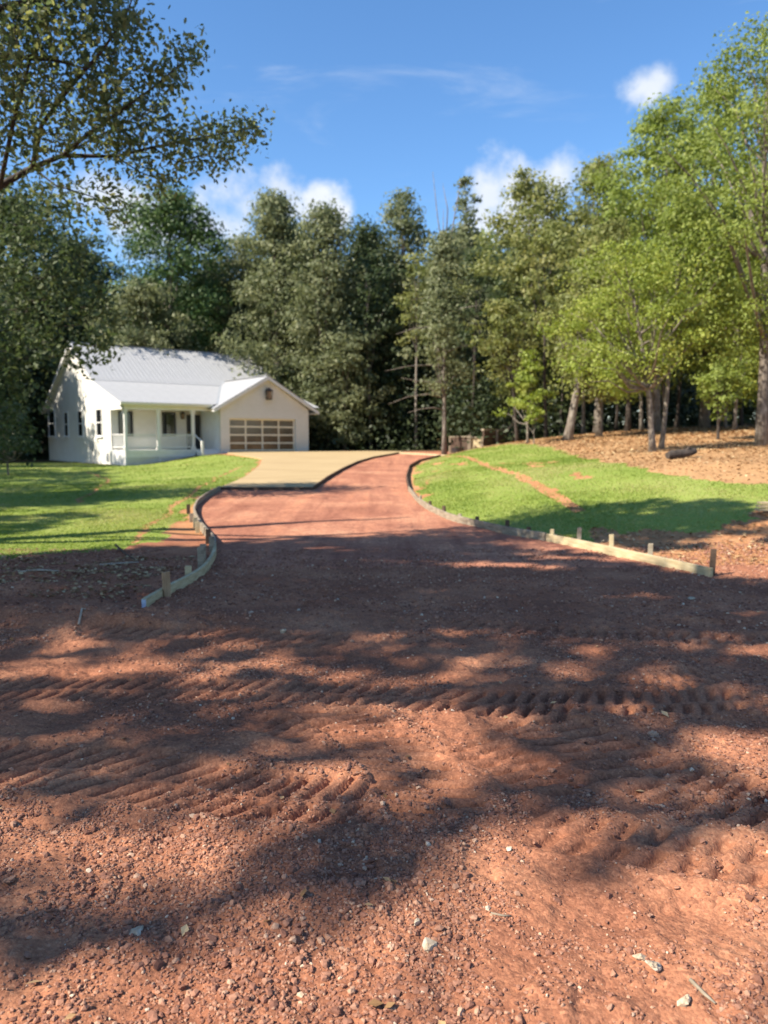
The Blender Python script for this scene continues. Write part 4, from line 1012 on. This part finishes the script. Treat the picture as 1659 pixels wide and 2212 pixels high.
    # a second, lower tree hugging the left picture edge, in front of the dark woods
    b2 = Vector((-13.2, 19.5, 0)); T2 = empty('oak_tree', b2); tag(T2, 'shaded oak whose drooping branches hang over the left end of the roof', 'tree')
    W2 = lambda px, py, Y: at(px, py, Y)-b2
    mb = MB(); mb.tube([(0, 0, -.3), (.1, 0, 2), (.1, .2, 5), (-.1, .1, 9)], [.28, .22, .17, .03], 10)
    P = []
    S2 = [(-20, 415, 18, 40, 12), (60, 425, 18, 40, 10), (130, 470, 18, 40, 9), (0, 470, 18, 60, 24), (80, 480, 18, 50, 16), (0, 560, 18, 70, 26), (90, 570, 18, 55, 16), (160, 560, 18.3, 45, 10), (20, 650, 18, 60, 22), (110, 660, 18.2, 50, 14), (180, 640, 18.5, 40, 10), (60, 740, 18.2, 55, 16), (140, 735, 18.4, 40, 10), (200, 700, 18.6, 35, 8),
          (225, 745, 18.8, 25, 6), (190, 765, 18.7, 25, 6), (10, 800, 18, 50, 12), (30, 880, 18, 40, 9), (20, 950, 18, 35, 8), (-60, 600, 17.5, 60, 14), (-50, 760, 17.5, 60, 12), (240, 660, 18.8, 25, 4), (205, 590, 18.6, 30, 5)]
    for px, py, Y, sp, n in S2:
        q = np.array(W2(px, py, Y)); s0 = np.array([.05, .1, min(8.2, max(2., q[2]-.8))])
        mb.tube([s0, s0*.5+q*.5+np.array([0, 0, .25]), q], [.05, .025, .008], 5, False)
        for k in range(n):
            a = r.normal(size=2)*sp*.6; c = np.array(W2(px+a[0], py+a[1], Y+r.normal()*.7))
            P.append(c+r.normal(size=(r.integers(18, 30), 3))*.20)
    P = np.concatenate(P); link('trunk', mb.mesh('trunk', True), M['dark_bark'], T2)
    v, f = leaves(P, .14, r)
    link('crown', mesh_np('crown', v, f, False, {'rnd': ('FACE', r.random(len(f)))}), LM['dark'], T2)  # dark leaf colour used in place of shade on this oak
near_oak()

# ------------------------------------------------------------------ unseen trees beside and behind the camera, crowns shaped to cast chosen shade
def shade_trees():
    r = np.random.default_rng(11)
    S = np.array(TO_SUN); S = S/S[2]
    lit = [  # sun flecks on the soil: centre, radii, turn
        (-1.05, 3.52, .36, .11, 0), (-.45, 3.22, .22, .09, 0), (-.62, 2.95, .25, .08, 0), (.5, 3.35, .3, .10, -.4), (1.0, 3.95, .25, .08, 0),
        (-1.85, 5.02, .95, .30, .0), (-.9, 5.15, .5, .16, .1), (.10, 3.78, .55, .26, -.35), (.45, 4.0, .3, .14, 0), (-1.25, 2.87, .42, .17, 0), (1.65, 3.50, .40, .34, 0), (1.35, 9.2, 1.1, .30, -.15), (2.6, 9.6, 1.2, .25, -.55), (.2, 9.6, .5, .15, 0),
        (-.75, 7.3, .55, .12, 0), (2.6, 7.2, .3, .12, 0), (1.5, 8.1, .5, .10, 0), (.62, 4.7, .22, .12, 0), (.75, 5.05, .2, .09, 0), (3.3, 6.6, .4, .12, 0), (-2.6, 7.5, .5, .12, 0),  (2.9, 5.2, .5, .2, 0), (2.4, 10.6, .8, .35, -.5), (-.5, 10.6, .9, .12, 0), (1.2, 11.2, .7, .15, 0)]
    bigL = [(.05, 2.73), (.30, 2.80), (.62, 2.72), (.85, 2.6), (1.2, 2.62), (1.6, 2.75), (3, 2.9), (4, 1.6), (4, -2), (-.5, -2), (-.46, 1.85), (-.38, 2.05), (-.26, 2.35)]
    smallL = [(-2.5, 2.2), (-1.06, 2.12), (-.75, 2.06), (-.45, 1.95), (-.3, 1.82), (-.3, -1), (-2.5, -1)]
    def shaded(x, y):
        w = .16
        xx = x+(fbm(x*2.6, y*2.6, 3)-.5)*w*2.4; yy = y+(fbm(x*2.6+9, y*2.6, 3)-.5)*w*2.4
        k = np.ones(x.shape, bool)
        for cx, cy, rx_, ry_, a in lit:
            dx = xx-cx; dy = yy-cy; u = dx*math.cos(a)+dy*math.sin(a); v = -dx*math.sin(a)+dy*math.cos(a)
            k &= (u/rx_)**2+(v/ry_)**2 > 1
        k &= ~inpoly(xx, yy, bigL); k &= ~inpoly(xx, yy, smallL)
        far = np.interp(x, [-30, -6, -3.5, -2, 0, 1.5, 2.6, 3.2, 3.7, 4.5, 7], [9.6, 9.7, 10.4, 11.3, 11.7, 11.5, 10.2, 9.2, 8.2, 8.0, 7.6])
        k &= yy < far+(fbm(x*3, y*.8+3, 3)-.5)*1.3
        k &= fbm(x*1.9+13, y*2.6, 3) < np.where(y > 5.5, .78, .74)
        k &= (y > 3.4) | (r.random(x.shape) < .62)
        return k
    def keep_out(p):
        """True where a leaf would hang into the picture"""
        f_ = p[:, 1]*math.cos(PITCH)-(p[:, 2]-EYE)*math.sin(PITCH); u = p[:, 1]*math.sin(PITCH)+(p[:, 2]-EYE)*math.cos(PITCH)
        return (f_ > .3) & (np.abs(p[:, 0]) < f_*.56) & (u < f_*.72)
    def casters(n, x0, x1, y0, y1, h0, h1, test, soft=.12):
        x = r.uniform(x0, x1, n); y = r.uniform(y0, y1, n); k = test(x+r.normal(size=n)*soft, y+r.normal(size=n)*soft); x = x[k]; y = y[k]
        h = r.uniform(h0, h1, len(x)); z = Z0(x, y)
        p = np.stack([x+S[0]*h, y+S[1]*h, z+h], 1)
        return p[~keep_out(p)]
    P = [casters(21000, -9, 6.5, 1.0, 13, 9.5, 14.5, shaded)]
    P.append(casters(17000, -9, 6.5, 6.0, 12.5, 9.5, 14.5, shaded))
    P.append(casters(2500, -14, 8, -4, 1.5, 9, 14, lambda x, y: fbm(x*.8, y*.8, 3) < .5))
    # shade on the right lawn
    def rl(x, y):
        a = np.exp(-((y-(12.75-.16*(x-3)))/.85)**2)*sstep(1.6, 2.6, x)*sstep(6.6, 5.2, x)
        return (a > .22) & (fbm(x*.9+y*1.2, y*2.2-x*.6, 3) < .40+.30*a)
    P.append(casters(4800, 1.5, 7, 11, 15, 9.5, 12.5, rl))
    P.append(casters(1200, 2.9, 6, 10.2, 12, 9, 13, lambda x, y: fbm(x*1.3, y*2.5+4, 3) > .56))
    P = np.concatenate(P)
    feet = [Vector((-13, 1.5, 0)), Vector((-9, -6.0, 0)), Vector((-17, -4, 0)), Vector((-11.5, 5, 0))]
    labs = ['tall oak close by on the left of the clearing, outside the picture', 'oak behind the viewer shading the soil', 'broad oak farther left behind the viewer', 'slim oak near the left front outside the picture']
    def plant(P, feet, labs, size, mt, rad=.24):
        d = np.stack([np.hypot(P[:, 0]-f.x, P[:, 1]-f.y) for f in feet], 1); w = np.argmin(d, 1)
        for i, f in enumerate(feet):
            q = P[w == i]
            if len(q) == 0: continue
            z = ground_z(f.x, f.y); q = q-np.array([f.x, f.y, z])
            T = empty('oak_tree', (f.x, f.y, z)); tag(T, labs[i], 'tree')
            h = q[:, 2].max()
            link('trunk', trunk_mesh(r, h*.95, rad, q, (0, 0), 20, .2, .45, thin=.45), M['bark'], T)
            v, ff = leaves(q, size*1.1, r, up=.2, tri=True)
            link('crown', mesh_np('crown', v, ff, False, {'rnd': ('FACE', r.random(len(ff)))}), LM['oak'], T)
    plant(P, feet, labs, .27, 'oak')
    # left lawn and the left gable are shaded by trees standing off to the left
    LS1 = [(-21, 42), (-15, 42), (-8.5, 23.7), (-7.9, 19.4), (-8.6, 17.4), (-20, 17.4), (-30, 25)]
    LS2 = [(-7.4, 14.6), (-5.87, 15.4), (-5.5, 14.15), (-6.2, 11.9), (-12, 11.9), (-12, 14.6)]
    def ll(x, y):
        wx = x+(fbm(x*.9, y*.9, 3)-.5)*2.4; wy = y+(fbm(x*.9+5, y*.9, 3)-.5)*2.8
        return (inpoly(wx, wy, LS1) | inpoly(wx, wy, LS2)) & (fbm(x*1.1, y*1.4, 3) < .63)
    P = casters(28000, -30, -5, 11, 40, 8, 13, ll)
    plant(P, [Vector((-21, 18, 0)), Vector((-17, 9, 0)), Vector((-27, 24, 0)), Vector((-31, 14, 0))],
          ['oak off to the left shading the lawn', 'oak off to the left nearer the viewer', 'tall oak off to the far left of the lawn', 'outermost oak on the far left'], .42, 'oak', .3)
shade_trees()
for k, (x, y, h, rad, lb) in enumerate(((-20.5, 12.5, 13.5, 4.2, 'unseen round crowned oak added at the left to shade the drooping oak'), (-46, 60, 24, 7, 'tallest unseen tree added at the far left to shade the left woods'), (-41, 67, 24, 6, 'tall unseen tree added beyond the house to shade the left woods'), (-35, 47, 17, 5.0, 'tall tree off to the left shading the gable'), (-34, 37, 17, 4.6, 'tall tree off to the left of the lawn end'), (-39, 58, 18, 5, 'tall tree far behind on the left'), (-30.5, 56, 14, 4.2, 'bushy tree standing close behind the left gable'), (-29.8, 49.3, 13, 3.7, 'round crowned tree just outside the picture left of the gable'))):  # first three are unseen trees added to darken the left side
    r = np.random.default_rng(300+k); v, f, rnd, c = crown(r, 2.5, h, rad, 'oval', 230, 55, .36, 1.5)
    T = empty('tree', (x, y, 0)); tag(T, lb, 'tree')
    link('trunk', trunk_mesh(r, h*.92, .25, c), M['dark_bark'], T); link('crown', mesh_np('crown', v, f, False, {'rnd': ('FACE', rnd)}), LM['dark'], T)

# ------------------------------------------------------------------ grass, fallen leaves
def in_region(n, x0, x1, y0, y1, codes, r, margin=0):
    x = r.uniform(x0, x1, n); y = r.uniform(y0, y1, n); k = np.isin(region(x, y), codes)
    if margin: k = np.isin(region(x, y, False), codes) & (k | (r.random(n) < margin))
    return x[k], y[k]
def grass():
    r = np.random.default_rng(21)
    GM = leafmat('grass_blade', (.15, .215, .034), (.24, .30, .055), (.44, .40, .16), .35)
    for code, boxes, lb in ((2, ((-9, -3, 9, 16, 74000), (-18, -4, 16, 26, 54000), (-24, -5, 26, 50, 30000)), 'mown green lawn between the left form and the house'),
                            (3, ((.8, 8.5, 11.2, 17, 62000), (.8, 8, 17, 25, 42000), (.8, 8, 25, 44, 26000)), 'mown green lawn rising on the right of the drive')):
        V = []
        for x0, x1, y0, y1, n in boxes:
            x, y = in_region(n, x0, x1, y0, y1, [code], r, .3 if code == 2 else .13)
            # thin the turf in worn patches
            keep = r.random(len(x)) < .35+1.1*sstep(.3, .55, fbm(x*.7, y*.5, 3)); x = x[keep]; y = y[keep]
            z = Z0(x, y)+((fbm(x*.8, y*.8, 3)-.5)*.06+(fbm(x*3.1, y*3.1+5, 4)-.5)*.03)*.6-.008
            a = r.random(len(x))*6.283; w = (.004+.0006*y)*(.6+.8*r.random(len(x))); h = (.018+.0005*y)*(.5+1.0*r.random(len(x)))
            bend = r.normal(size=(len(x), 2))*1.3
            dx = np.cos(a)*w; dy = np.sin(a)*w
            t = np.stack([np.stack([x-dx, y-dy, z], 1), np.stack([x+dx, y+dy, z], 1), np.stack([x+bend[:, 0]*h, y+bend[:, 1]*h, z+h], 1)], 1)
            V.append(t)
        V = np.concatenate(V); n = len(V); c = V[:, 0]
        rnd = np.clip((.30 if code == 2 else .46)+1.9*(fbm(c[:, 0]*.55, c[:, 1]*.35, 4)-.42)+.2*r.normal(size=n), 0, 1)
        o = link('grass', mesh_np('grass', V.reshape(-1, 3), np.arange(3*n).reshape(n, 3), False, {'rnd': ('FACE', rnd)}), GM)
        tag(o, lb, 'grass', kind='stuff')
grass()
def litter():
    r = np.random.default_rng(31)
    LMt = attrmat('dead_leaf', [(0, (.14, .07, .03)), (.4, (.30, .17, .075)), (.75, (.43, .28, .14)), (1, (.54, .41, .23))], .8, .1)
    x, y = in_region(30000, 3, 22, 13.5, 46, [4], r)
    x2, y2 = in_region(5000, 2, 9, 8.5, 14, [6], r)
    x3 = r.uniform(-6, -2.4, 3500); y3 = r.uniform(7.2, 9.8, 3500); k = fbm(x3*1.1, y3*1.5, 3) > .47; x3 = x3[k]; y3 = y3[k]
    y4 = r.uniform(1.8, 7, 50); x4 = r.uniform(-1, 1, 50)*.55*y4
    x = np.concatenate([x, x2, x3, x4]); y = np.concatenate([y, y2, y3, y4])
    z = np.where(y > 9, Z0(x, y)+(fbm(x*.8, y*.8, 3)-.5)*.06+(fbm(x*3.1, y*3.1+5, 4)-.5)*.03, Znear(x, y))+.012
    v, f = leaves(np.stack([x, y, z], 1), .075, r, up=2.2)
    s = np.repeat((.45+.035*y), 4); ctr = np.repeat(np.stack([x, y, z], 1), 4, 0); v = ctr+(v-ctr)*s[:, None]
    o = link('fallen_leaves', mesh_np('fallen_leaves', v, f, False, {'rnd': ('FACE', r.random(len(f)))}), LMt)
    tag(o, 'dry brown leaves and pine straw scattered over the bank', 'leaves', kind='stuff')
litter()

# ------------------------------------------------------------------ gravel and loose stones
def ico(sub=0):
    t = (1+5**.5)/2
    v = np.array([(-1,t,0),(1,t,0),(-1,-t,0),(1,-t,0),(0,-1,t),(0,1,t),(0,-1,-t),(0,1,-t),(t,0,-1),(t,0,1),(-t,0,-1),(-t,0,1)], float); v /= np.linalg.norm(v[0])
    f = [(0,11,5),(0,5,1),(0,1,7),(0,7,10),(0,10,11),(1,5,9),(5,11,4),(11,10,2),(10,7,6),(7,1,8),(3,9,4),(3,4,2),(3,2,6),(3,6,8),(3,8,9),(4,9,5),(2,4,11),(6,2,10),(8,6,7),(9,8,1)]
    v = [tuple(p) for p in v]
    for _ in range(sub):
        mid = {}; nf = []
        def m(a, b):
            k = (min(a, b), max(a, b))
            if k not in mid:
                p = (np.array(v[a])+np.array(v[b]))/2; v.append(tuple(p/np.linalg.norm(p))); mid[k] = len(v)-1
            return mid[k]
        for a, b, c in f:
            x, y, z = m(a, b), m(b, c), m(c, a); nf += [(a, x, z), (b, y, x), (c, z, y), (x, y, z)]
        f = nf
    return np.array(v), np.array(f)
def rock_shape(r, sub):
    """angular chip: a ball cut by random planes and squashed"""
    v, f = ico(sub); v = v*(1+.12*r.normal(size=(len(v), 1)))
    for _ in range(7 if sub else 4):
        n = r.normal(size=3); n /= np.linalg.norm(n); d = r.uniform(.45, .85)
        h = v@n; v = v-np.maximum(h-d, 0)[:, None]*n
    return v*np.array([1, r.uniform(.6, .9), r.uniform(.4, .75)]), f
def gravel():
    r = np.random.default_rng(61)
    octa = (np.array([(1, 0, 0), (-1, 0, 0), (0, 1, 0), (0, -1, 0), (0, 0, 1), (0, 0, -1)], float), np.array([(0, 2, 4), (2, 1, 4), (1, 3, 4), (3, 0, 4), (2, 0, 5), (1, 2, 5), (3, 1, 5), (0, 3, 5)]))
    shapes = [rock_shape(r, 0) for _ in range(10)]
    for _ in range(8):
        v = octa[0].copy(); v += r.normal(size=v.shape)*.28; shapes.append((v*np.array([1, .8, .65]), octa[1]))
    def scatter(n, x0, x1, y0, y1, smin, smax, power, thr, clodgy=0):
        y = np.sqrt(r.uniform(y0*y0, y1*y1, n)); x = r.uniform(-1, 1, n)*(.62*y+.25)
        d = fbm(x*1.6+7, y*1.6, 4)*.6+fbm(x*6, y*6+3, 3)*.4
        k = r.random(n) < np.clip((d-thr-.03)*9, .04, 1); x = x[k]; y = y[k]
        s = smin+(smax-smin)*r.random(len(x))**power
        return x, y, s
    parts = [scatter(60000, 0, 0, 1.55, 3.2, .0030, .0100, 2.2, .36), scatter(8500, 0, 0, 1.5, 3.4, .007, .020, 2.6, .42), scatter(46000, 0, 0, 3.0, 6.0, .0045, .014, 2.2, .39), scatter(34000, 0, 0, 5.6, 10.5, .008, .022, 2.2, .36)]
    X = np.concatenate([p[0] for p in parts]); Y = np.concatenate([p[1] for p in parts]); S_ = np.concatenate([p[2] for p in parts])
    tr, ins = track_relief(X, Y)
    k = (ins < .5) | (r.random(len(X)) < .35); X = X[k]; Y = Y[k]; S_ = S_[k]
    Zs = Znear(X, Y); n = len(X)
    rnd = np.clip(r.normal(.42, .2, n), 0, 1); rnd = np.where(r.random(n) < .012, r.uniform(.8, 1, n), rnd)
    V = []; Fc = []; A = []; base = 0; which = np.where(S_ > np.where(Y < 3.2, .0068, np.where(Y < 5.6, .0125, .018)), r.integers(0, 10, n), r.integers(10, 18, n))
    for si, (sv, sf) in enumerate(shapes):
        q = np.where(which == si)[0]; m = len(q)
        a = r.random(m)*6.283; b = r.normal(size=m)*.5
        ca, sa, cb, sb = np.cos(a), np.sin(a), np.cos(b), np.sin(b)
        R = np.zeros((m, 3, 3)); R[:, 0, 0] = ca; R[:, 0, 1] = -sa*cb; R[:, 0, 2] = sa*sb; R[:, 1, 0] = sa; R[:, 1, 1] = ca*cb; R[:, 1, 2] = -ca*sb; R[:, 2, 1] = sb; R[:, 2, 2] = cb
        p = np.einsum('mij,vj->mvi', R, sv)*S_[q][:, None, None]
        p += np.stack([X[q], Y[q], Zs[q]+S_[q]*.18], 1)[:, None, :]
        V.append(p.reshape(-1, 3)); Fc.append((sf[None]+(np.arange(m)*len(sv))[:, None, None]).reshape(-1, 3)+base); base += m*len(sv)
        A.append(np.repeat(rnd[q], len(sf)))
    print('stones', n)
    o = link('gravel', mesh_np('gravel', np.concatenate(V), np.concatenate(Fc), False, {'rnd': ('FACE', np.concatenate(A))}), M['stone'])
    tag(o, 'reddish crushed gravel strewn over the red soil', 'gravel', kind='stuff')
gravel()
def zn(x, y): return float(Znear(np.array([x]), np.array([y]))[0])
def stones():
    r = np.random.default_rng(71)
    def one(px, py, size, mt, label, name='stone', cat='stone', group=None, squash=1, rnd=.6):
        d = ray(px, py); Y = 3.
        for _ in range(9): Y = .35*Y+.65*max(.5, (zn(d.x*Y, Y)-EYE)/d.z)
        x, y = d.x*Y, Y
        v, f = rock_shape(r, 2); v = v*size*np.array([1, 1, squash])
        o = link(name, mesh_np(name, v, f, False, {'rnd': ('FACE', np.full(len(f), rnd))}), M[mt])
        o.location = (x, y, zn(x, y)+size*.28); o.rotation_euler = (r.normal()*.25, r.normal()*.25, r.random()*6.28)
        tag(o, label, cat, group)
    one(926, 2047, .030, 'pale_stone', 'cream white rock with a shaded brown side in the sunlit foreground')
    one(1475, 2168, .022, 'pale_stone', 'bright white chip near the lower right corner')
    one(1412, 2092, .034, 'pale_stone', 'flat tan rock lying in the sunlit soil at the lower right', squash=.6)
    one(1385, 2070, .022, 'pale_stone', 'long narrow tan stone beside the flat tan rock', squash=.6)
    one(297, 2018, .030, 'pale_stone', 'grey green flat stone in the shade at the lower left', squash=.5)
    one(1100, 1836, .016, 'pale_stone', 'small white stone on the sunny edge below the tyre marks')
    one(612, 1366, .035, 'pale_stone', 'white stone chip on the shaded soil between the two forms')
    one(1495, 1295, .05, 'pale_stone', 'pale flat stone in front of the yellow form board', squash=.5)
    one(20, 1905, .028, 'stone', 'grey brown stone at the left picture edge', rnd=.7)
    one(1412, 1590, .03, 'stone', 'greyish stone on the shaded right track', rnd=.85)
    one(455, 2030, .018, 'stone', 'round dark pebble in the shaded lower left gravel', rnd=.35)
    one(900, 1995, .016, 'pale_stone', 'little white pebble just behind the cream white rock')
    g = 'larger loose stones on the red soil'
    r2 = np.random.default_rng(5)
    for k in range(70):
        one(r2.uniform(20, 1640), 1500+700*r2.random()**.7, r2.uniform(.009, .017), 'stone', 'larger reddish stone lying loose on the soil', group=g, rnd=float(np.clip(r2.normal(.5, .2), 0, 1)))
stones()

# ------------------------------------------------------------------ odds and ends
def timber_wall():
    T = empty('retaining_wall', at(1028, 965, 46.5)); o = T.location.copy()
    tag(T, 'low dark timber retaining wall with a pale panel at the top of the drive', 'retaining wall')
    def pl(a, b, z0, h, mt, name='plank', th=.12):
        a = Vector(a)-o; b = Vector(b)-o; a.z = z0+h/2; b.z = z0+h/2
        MB().bar(a, b, th, h-.012).build(name, M[mt], T)
    A = at(972, 965, 49.2); B = at(1013, 965, 46.6); Cc = at(1040, 965, 46.3); D = at(1096, 965, 48.5)
    for k in range(4): pl(A, B, -.3+k*.22, .22, 'dark_wood')
    for k in range(4): pl(B+Vector((.1, 0, 0)), Cc, -.32+k*.21, .21, 'new_wood', 'pale_plank', .08)
    for k in range(5): pl(Cc+Vector((.1, 0, 0)), D, .1+k*.17+.0, .17, 'dark_wood')
    pl(A, B, .58, .07, 'grey_wood', 'cap_board', .2); pl(B, Cc, .53, .08, 'grey_wood', 'cap_board', .22); pl(Cc+Vector((.05, 0, 0)), D, .95, .14, 'grey_wood', 'cap_board', .2)
    for p, h in ((A, .62), (B, .70), (Cc, .62), (Cc.lerp(D, .55), 1.0)):
        q = p-o; MB().box(q.x-.08, q.x+.08, q.y-.2, q.y-.06, -.5, h).build('post', M['grey_wood'], T)
    q = D-o
    MB().bar((q.x-.2, q.y-.1, .9), (q.x+.25, q.y-.1, 1.4), .12, .12, (0, 1, 0)).build('brace', M['grey_wood'], T)
    # black tub
    p = at(988, 973, 46.6); gz = ground_z(p.x, p.y)
    mb = MB(); n = 20
    mb.tube([(0, 0, 0), (0, 0, .02), (0, 0, .30), (0, 0, .40), (0, 0, .42), (0, 0, .42), (0, 0, .40), (0, 0, .06)], [.26, .30, .36, .38, .40, .36, .345, .29], n)
    t = mb.build('tub', M['black_plastic'], None, True); t.location = (p.x, p.y, gz); tag(t, 'black plastic tub in front of the timber wall', 'tub')
timber_wall()
def log_and_boards():
    r = np.random.default_rng(9)
    def on_ground(px, py):
        d = ray(px, py); Y = 10.
        for _ in range(80): Y = .85*Y+.15*min(60, max(1, (ground_z(d.x*Y, Y)-EYE)/min(d.z, -1e-3)))
        return d.x*Y, Y
    x, y = on_ground(1472, 990); z = ground_z(x, y)
    T = empty('log', (x, y, z)); tag(T, 'short charred dark log lying on the leafy bank', 'log')
    mb = MB(); mb.tube([(-.42, -.12, .08), (-.28, -.06, .10), (0, 0, .12), (.25, .05, .16), (.40, .1, .20)], [.085, .12, .115, .10, .075], 12); mb.build('bark', M['dark_bark'], T)
    MB().tube([(.1, 0, .16), (.2, -.02, .32)], [.05, .03], 8).build('branch_stub', M['dark_bark'], T)
    # boards at the right edge
    for k, (py, lb) in enumerate(((1112, 'lowest pale board stacked at the right picture edge'), (1102, 'middle pale board stacked at the right picture edge'), (1092, 'top pale board stacked at the right picture edge'))):
        p = at(1634, 1112, 12.0); gz = ground_z(p.x+.3, p.y)
        o = MB().box(0, 2.4, -.07+.02*k, .07+.02*k, 0, .036).build('board', M['new_wood'], bevel=.003)
        o.location = (p.x+.03*k, p.y, gz+.04+.05*k); o.rotation_euler = (0, 0, .12-.03*k); tag(o, lb, 'board', 'boards stacked at the right edge')
    # sticks on the shaded soil at the left
    for pts, rad, lb in (([(40, 1237), (85, 1234), (128, 1236)], .013, 'bleached stick lying on the dark soil at the far left'), ([(250, 1187), (270, 1198), (292, 1212)], .016, 'dark broken branch sticking out of the soil near the left lawn'),
                         ([(170, 1345), (178, 1333), (186, 1322)], .010, 'thin pale twig standing in the soil on the left'), ([(215, 1222), (260, 1219), (300, 1216)], .013, 'grey root lying across the shaded soil'),
                         ([(1060, 1975), (1085, 1980), (1105, 1981)], .004, 'small dry twig in the sunny foreground'), ([(1490, 2120), (1520, 2150), (1545, 2172)], .006, 'curved splinter of wood at the lower right')):
        P = []
        for i, (px, py) in enumerate(pts):
            d = ray(px, py); Y = 6.
            for _ in range(9): Y = .35*Y+.65*max(.5, (zn(d.x*Y, Y)-EYE)/d.z)
            P.append(Vector((d.x*Y, Y, zn(d.x*Y, Y)+rad*1.1+(.05 if 'broken' in lb and i == 0 else 0))))
        o0 = P[1].copy(); o = MB().tube([p-o0 for p in P], [rad, rad*.9, rad*.5], 7).build('stick', M['dark_wood' if 'dark' in lb[:6] else 'grey_wood' if rad < .008 else 'pale_stick'], None, True)
        o.location = o0; tag(o, lb, 'stick', 'sticks on the soil')
log_and_boards()
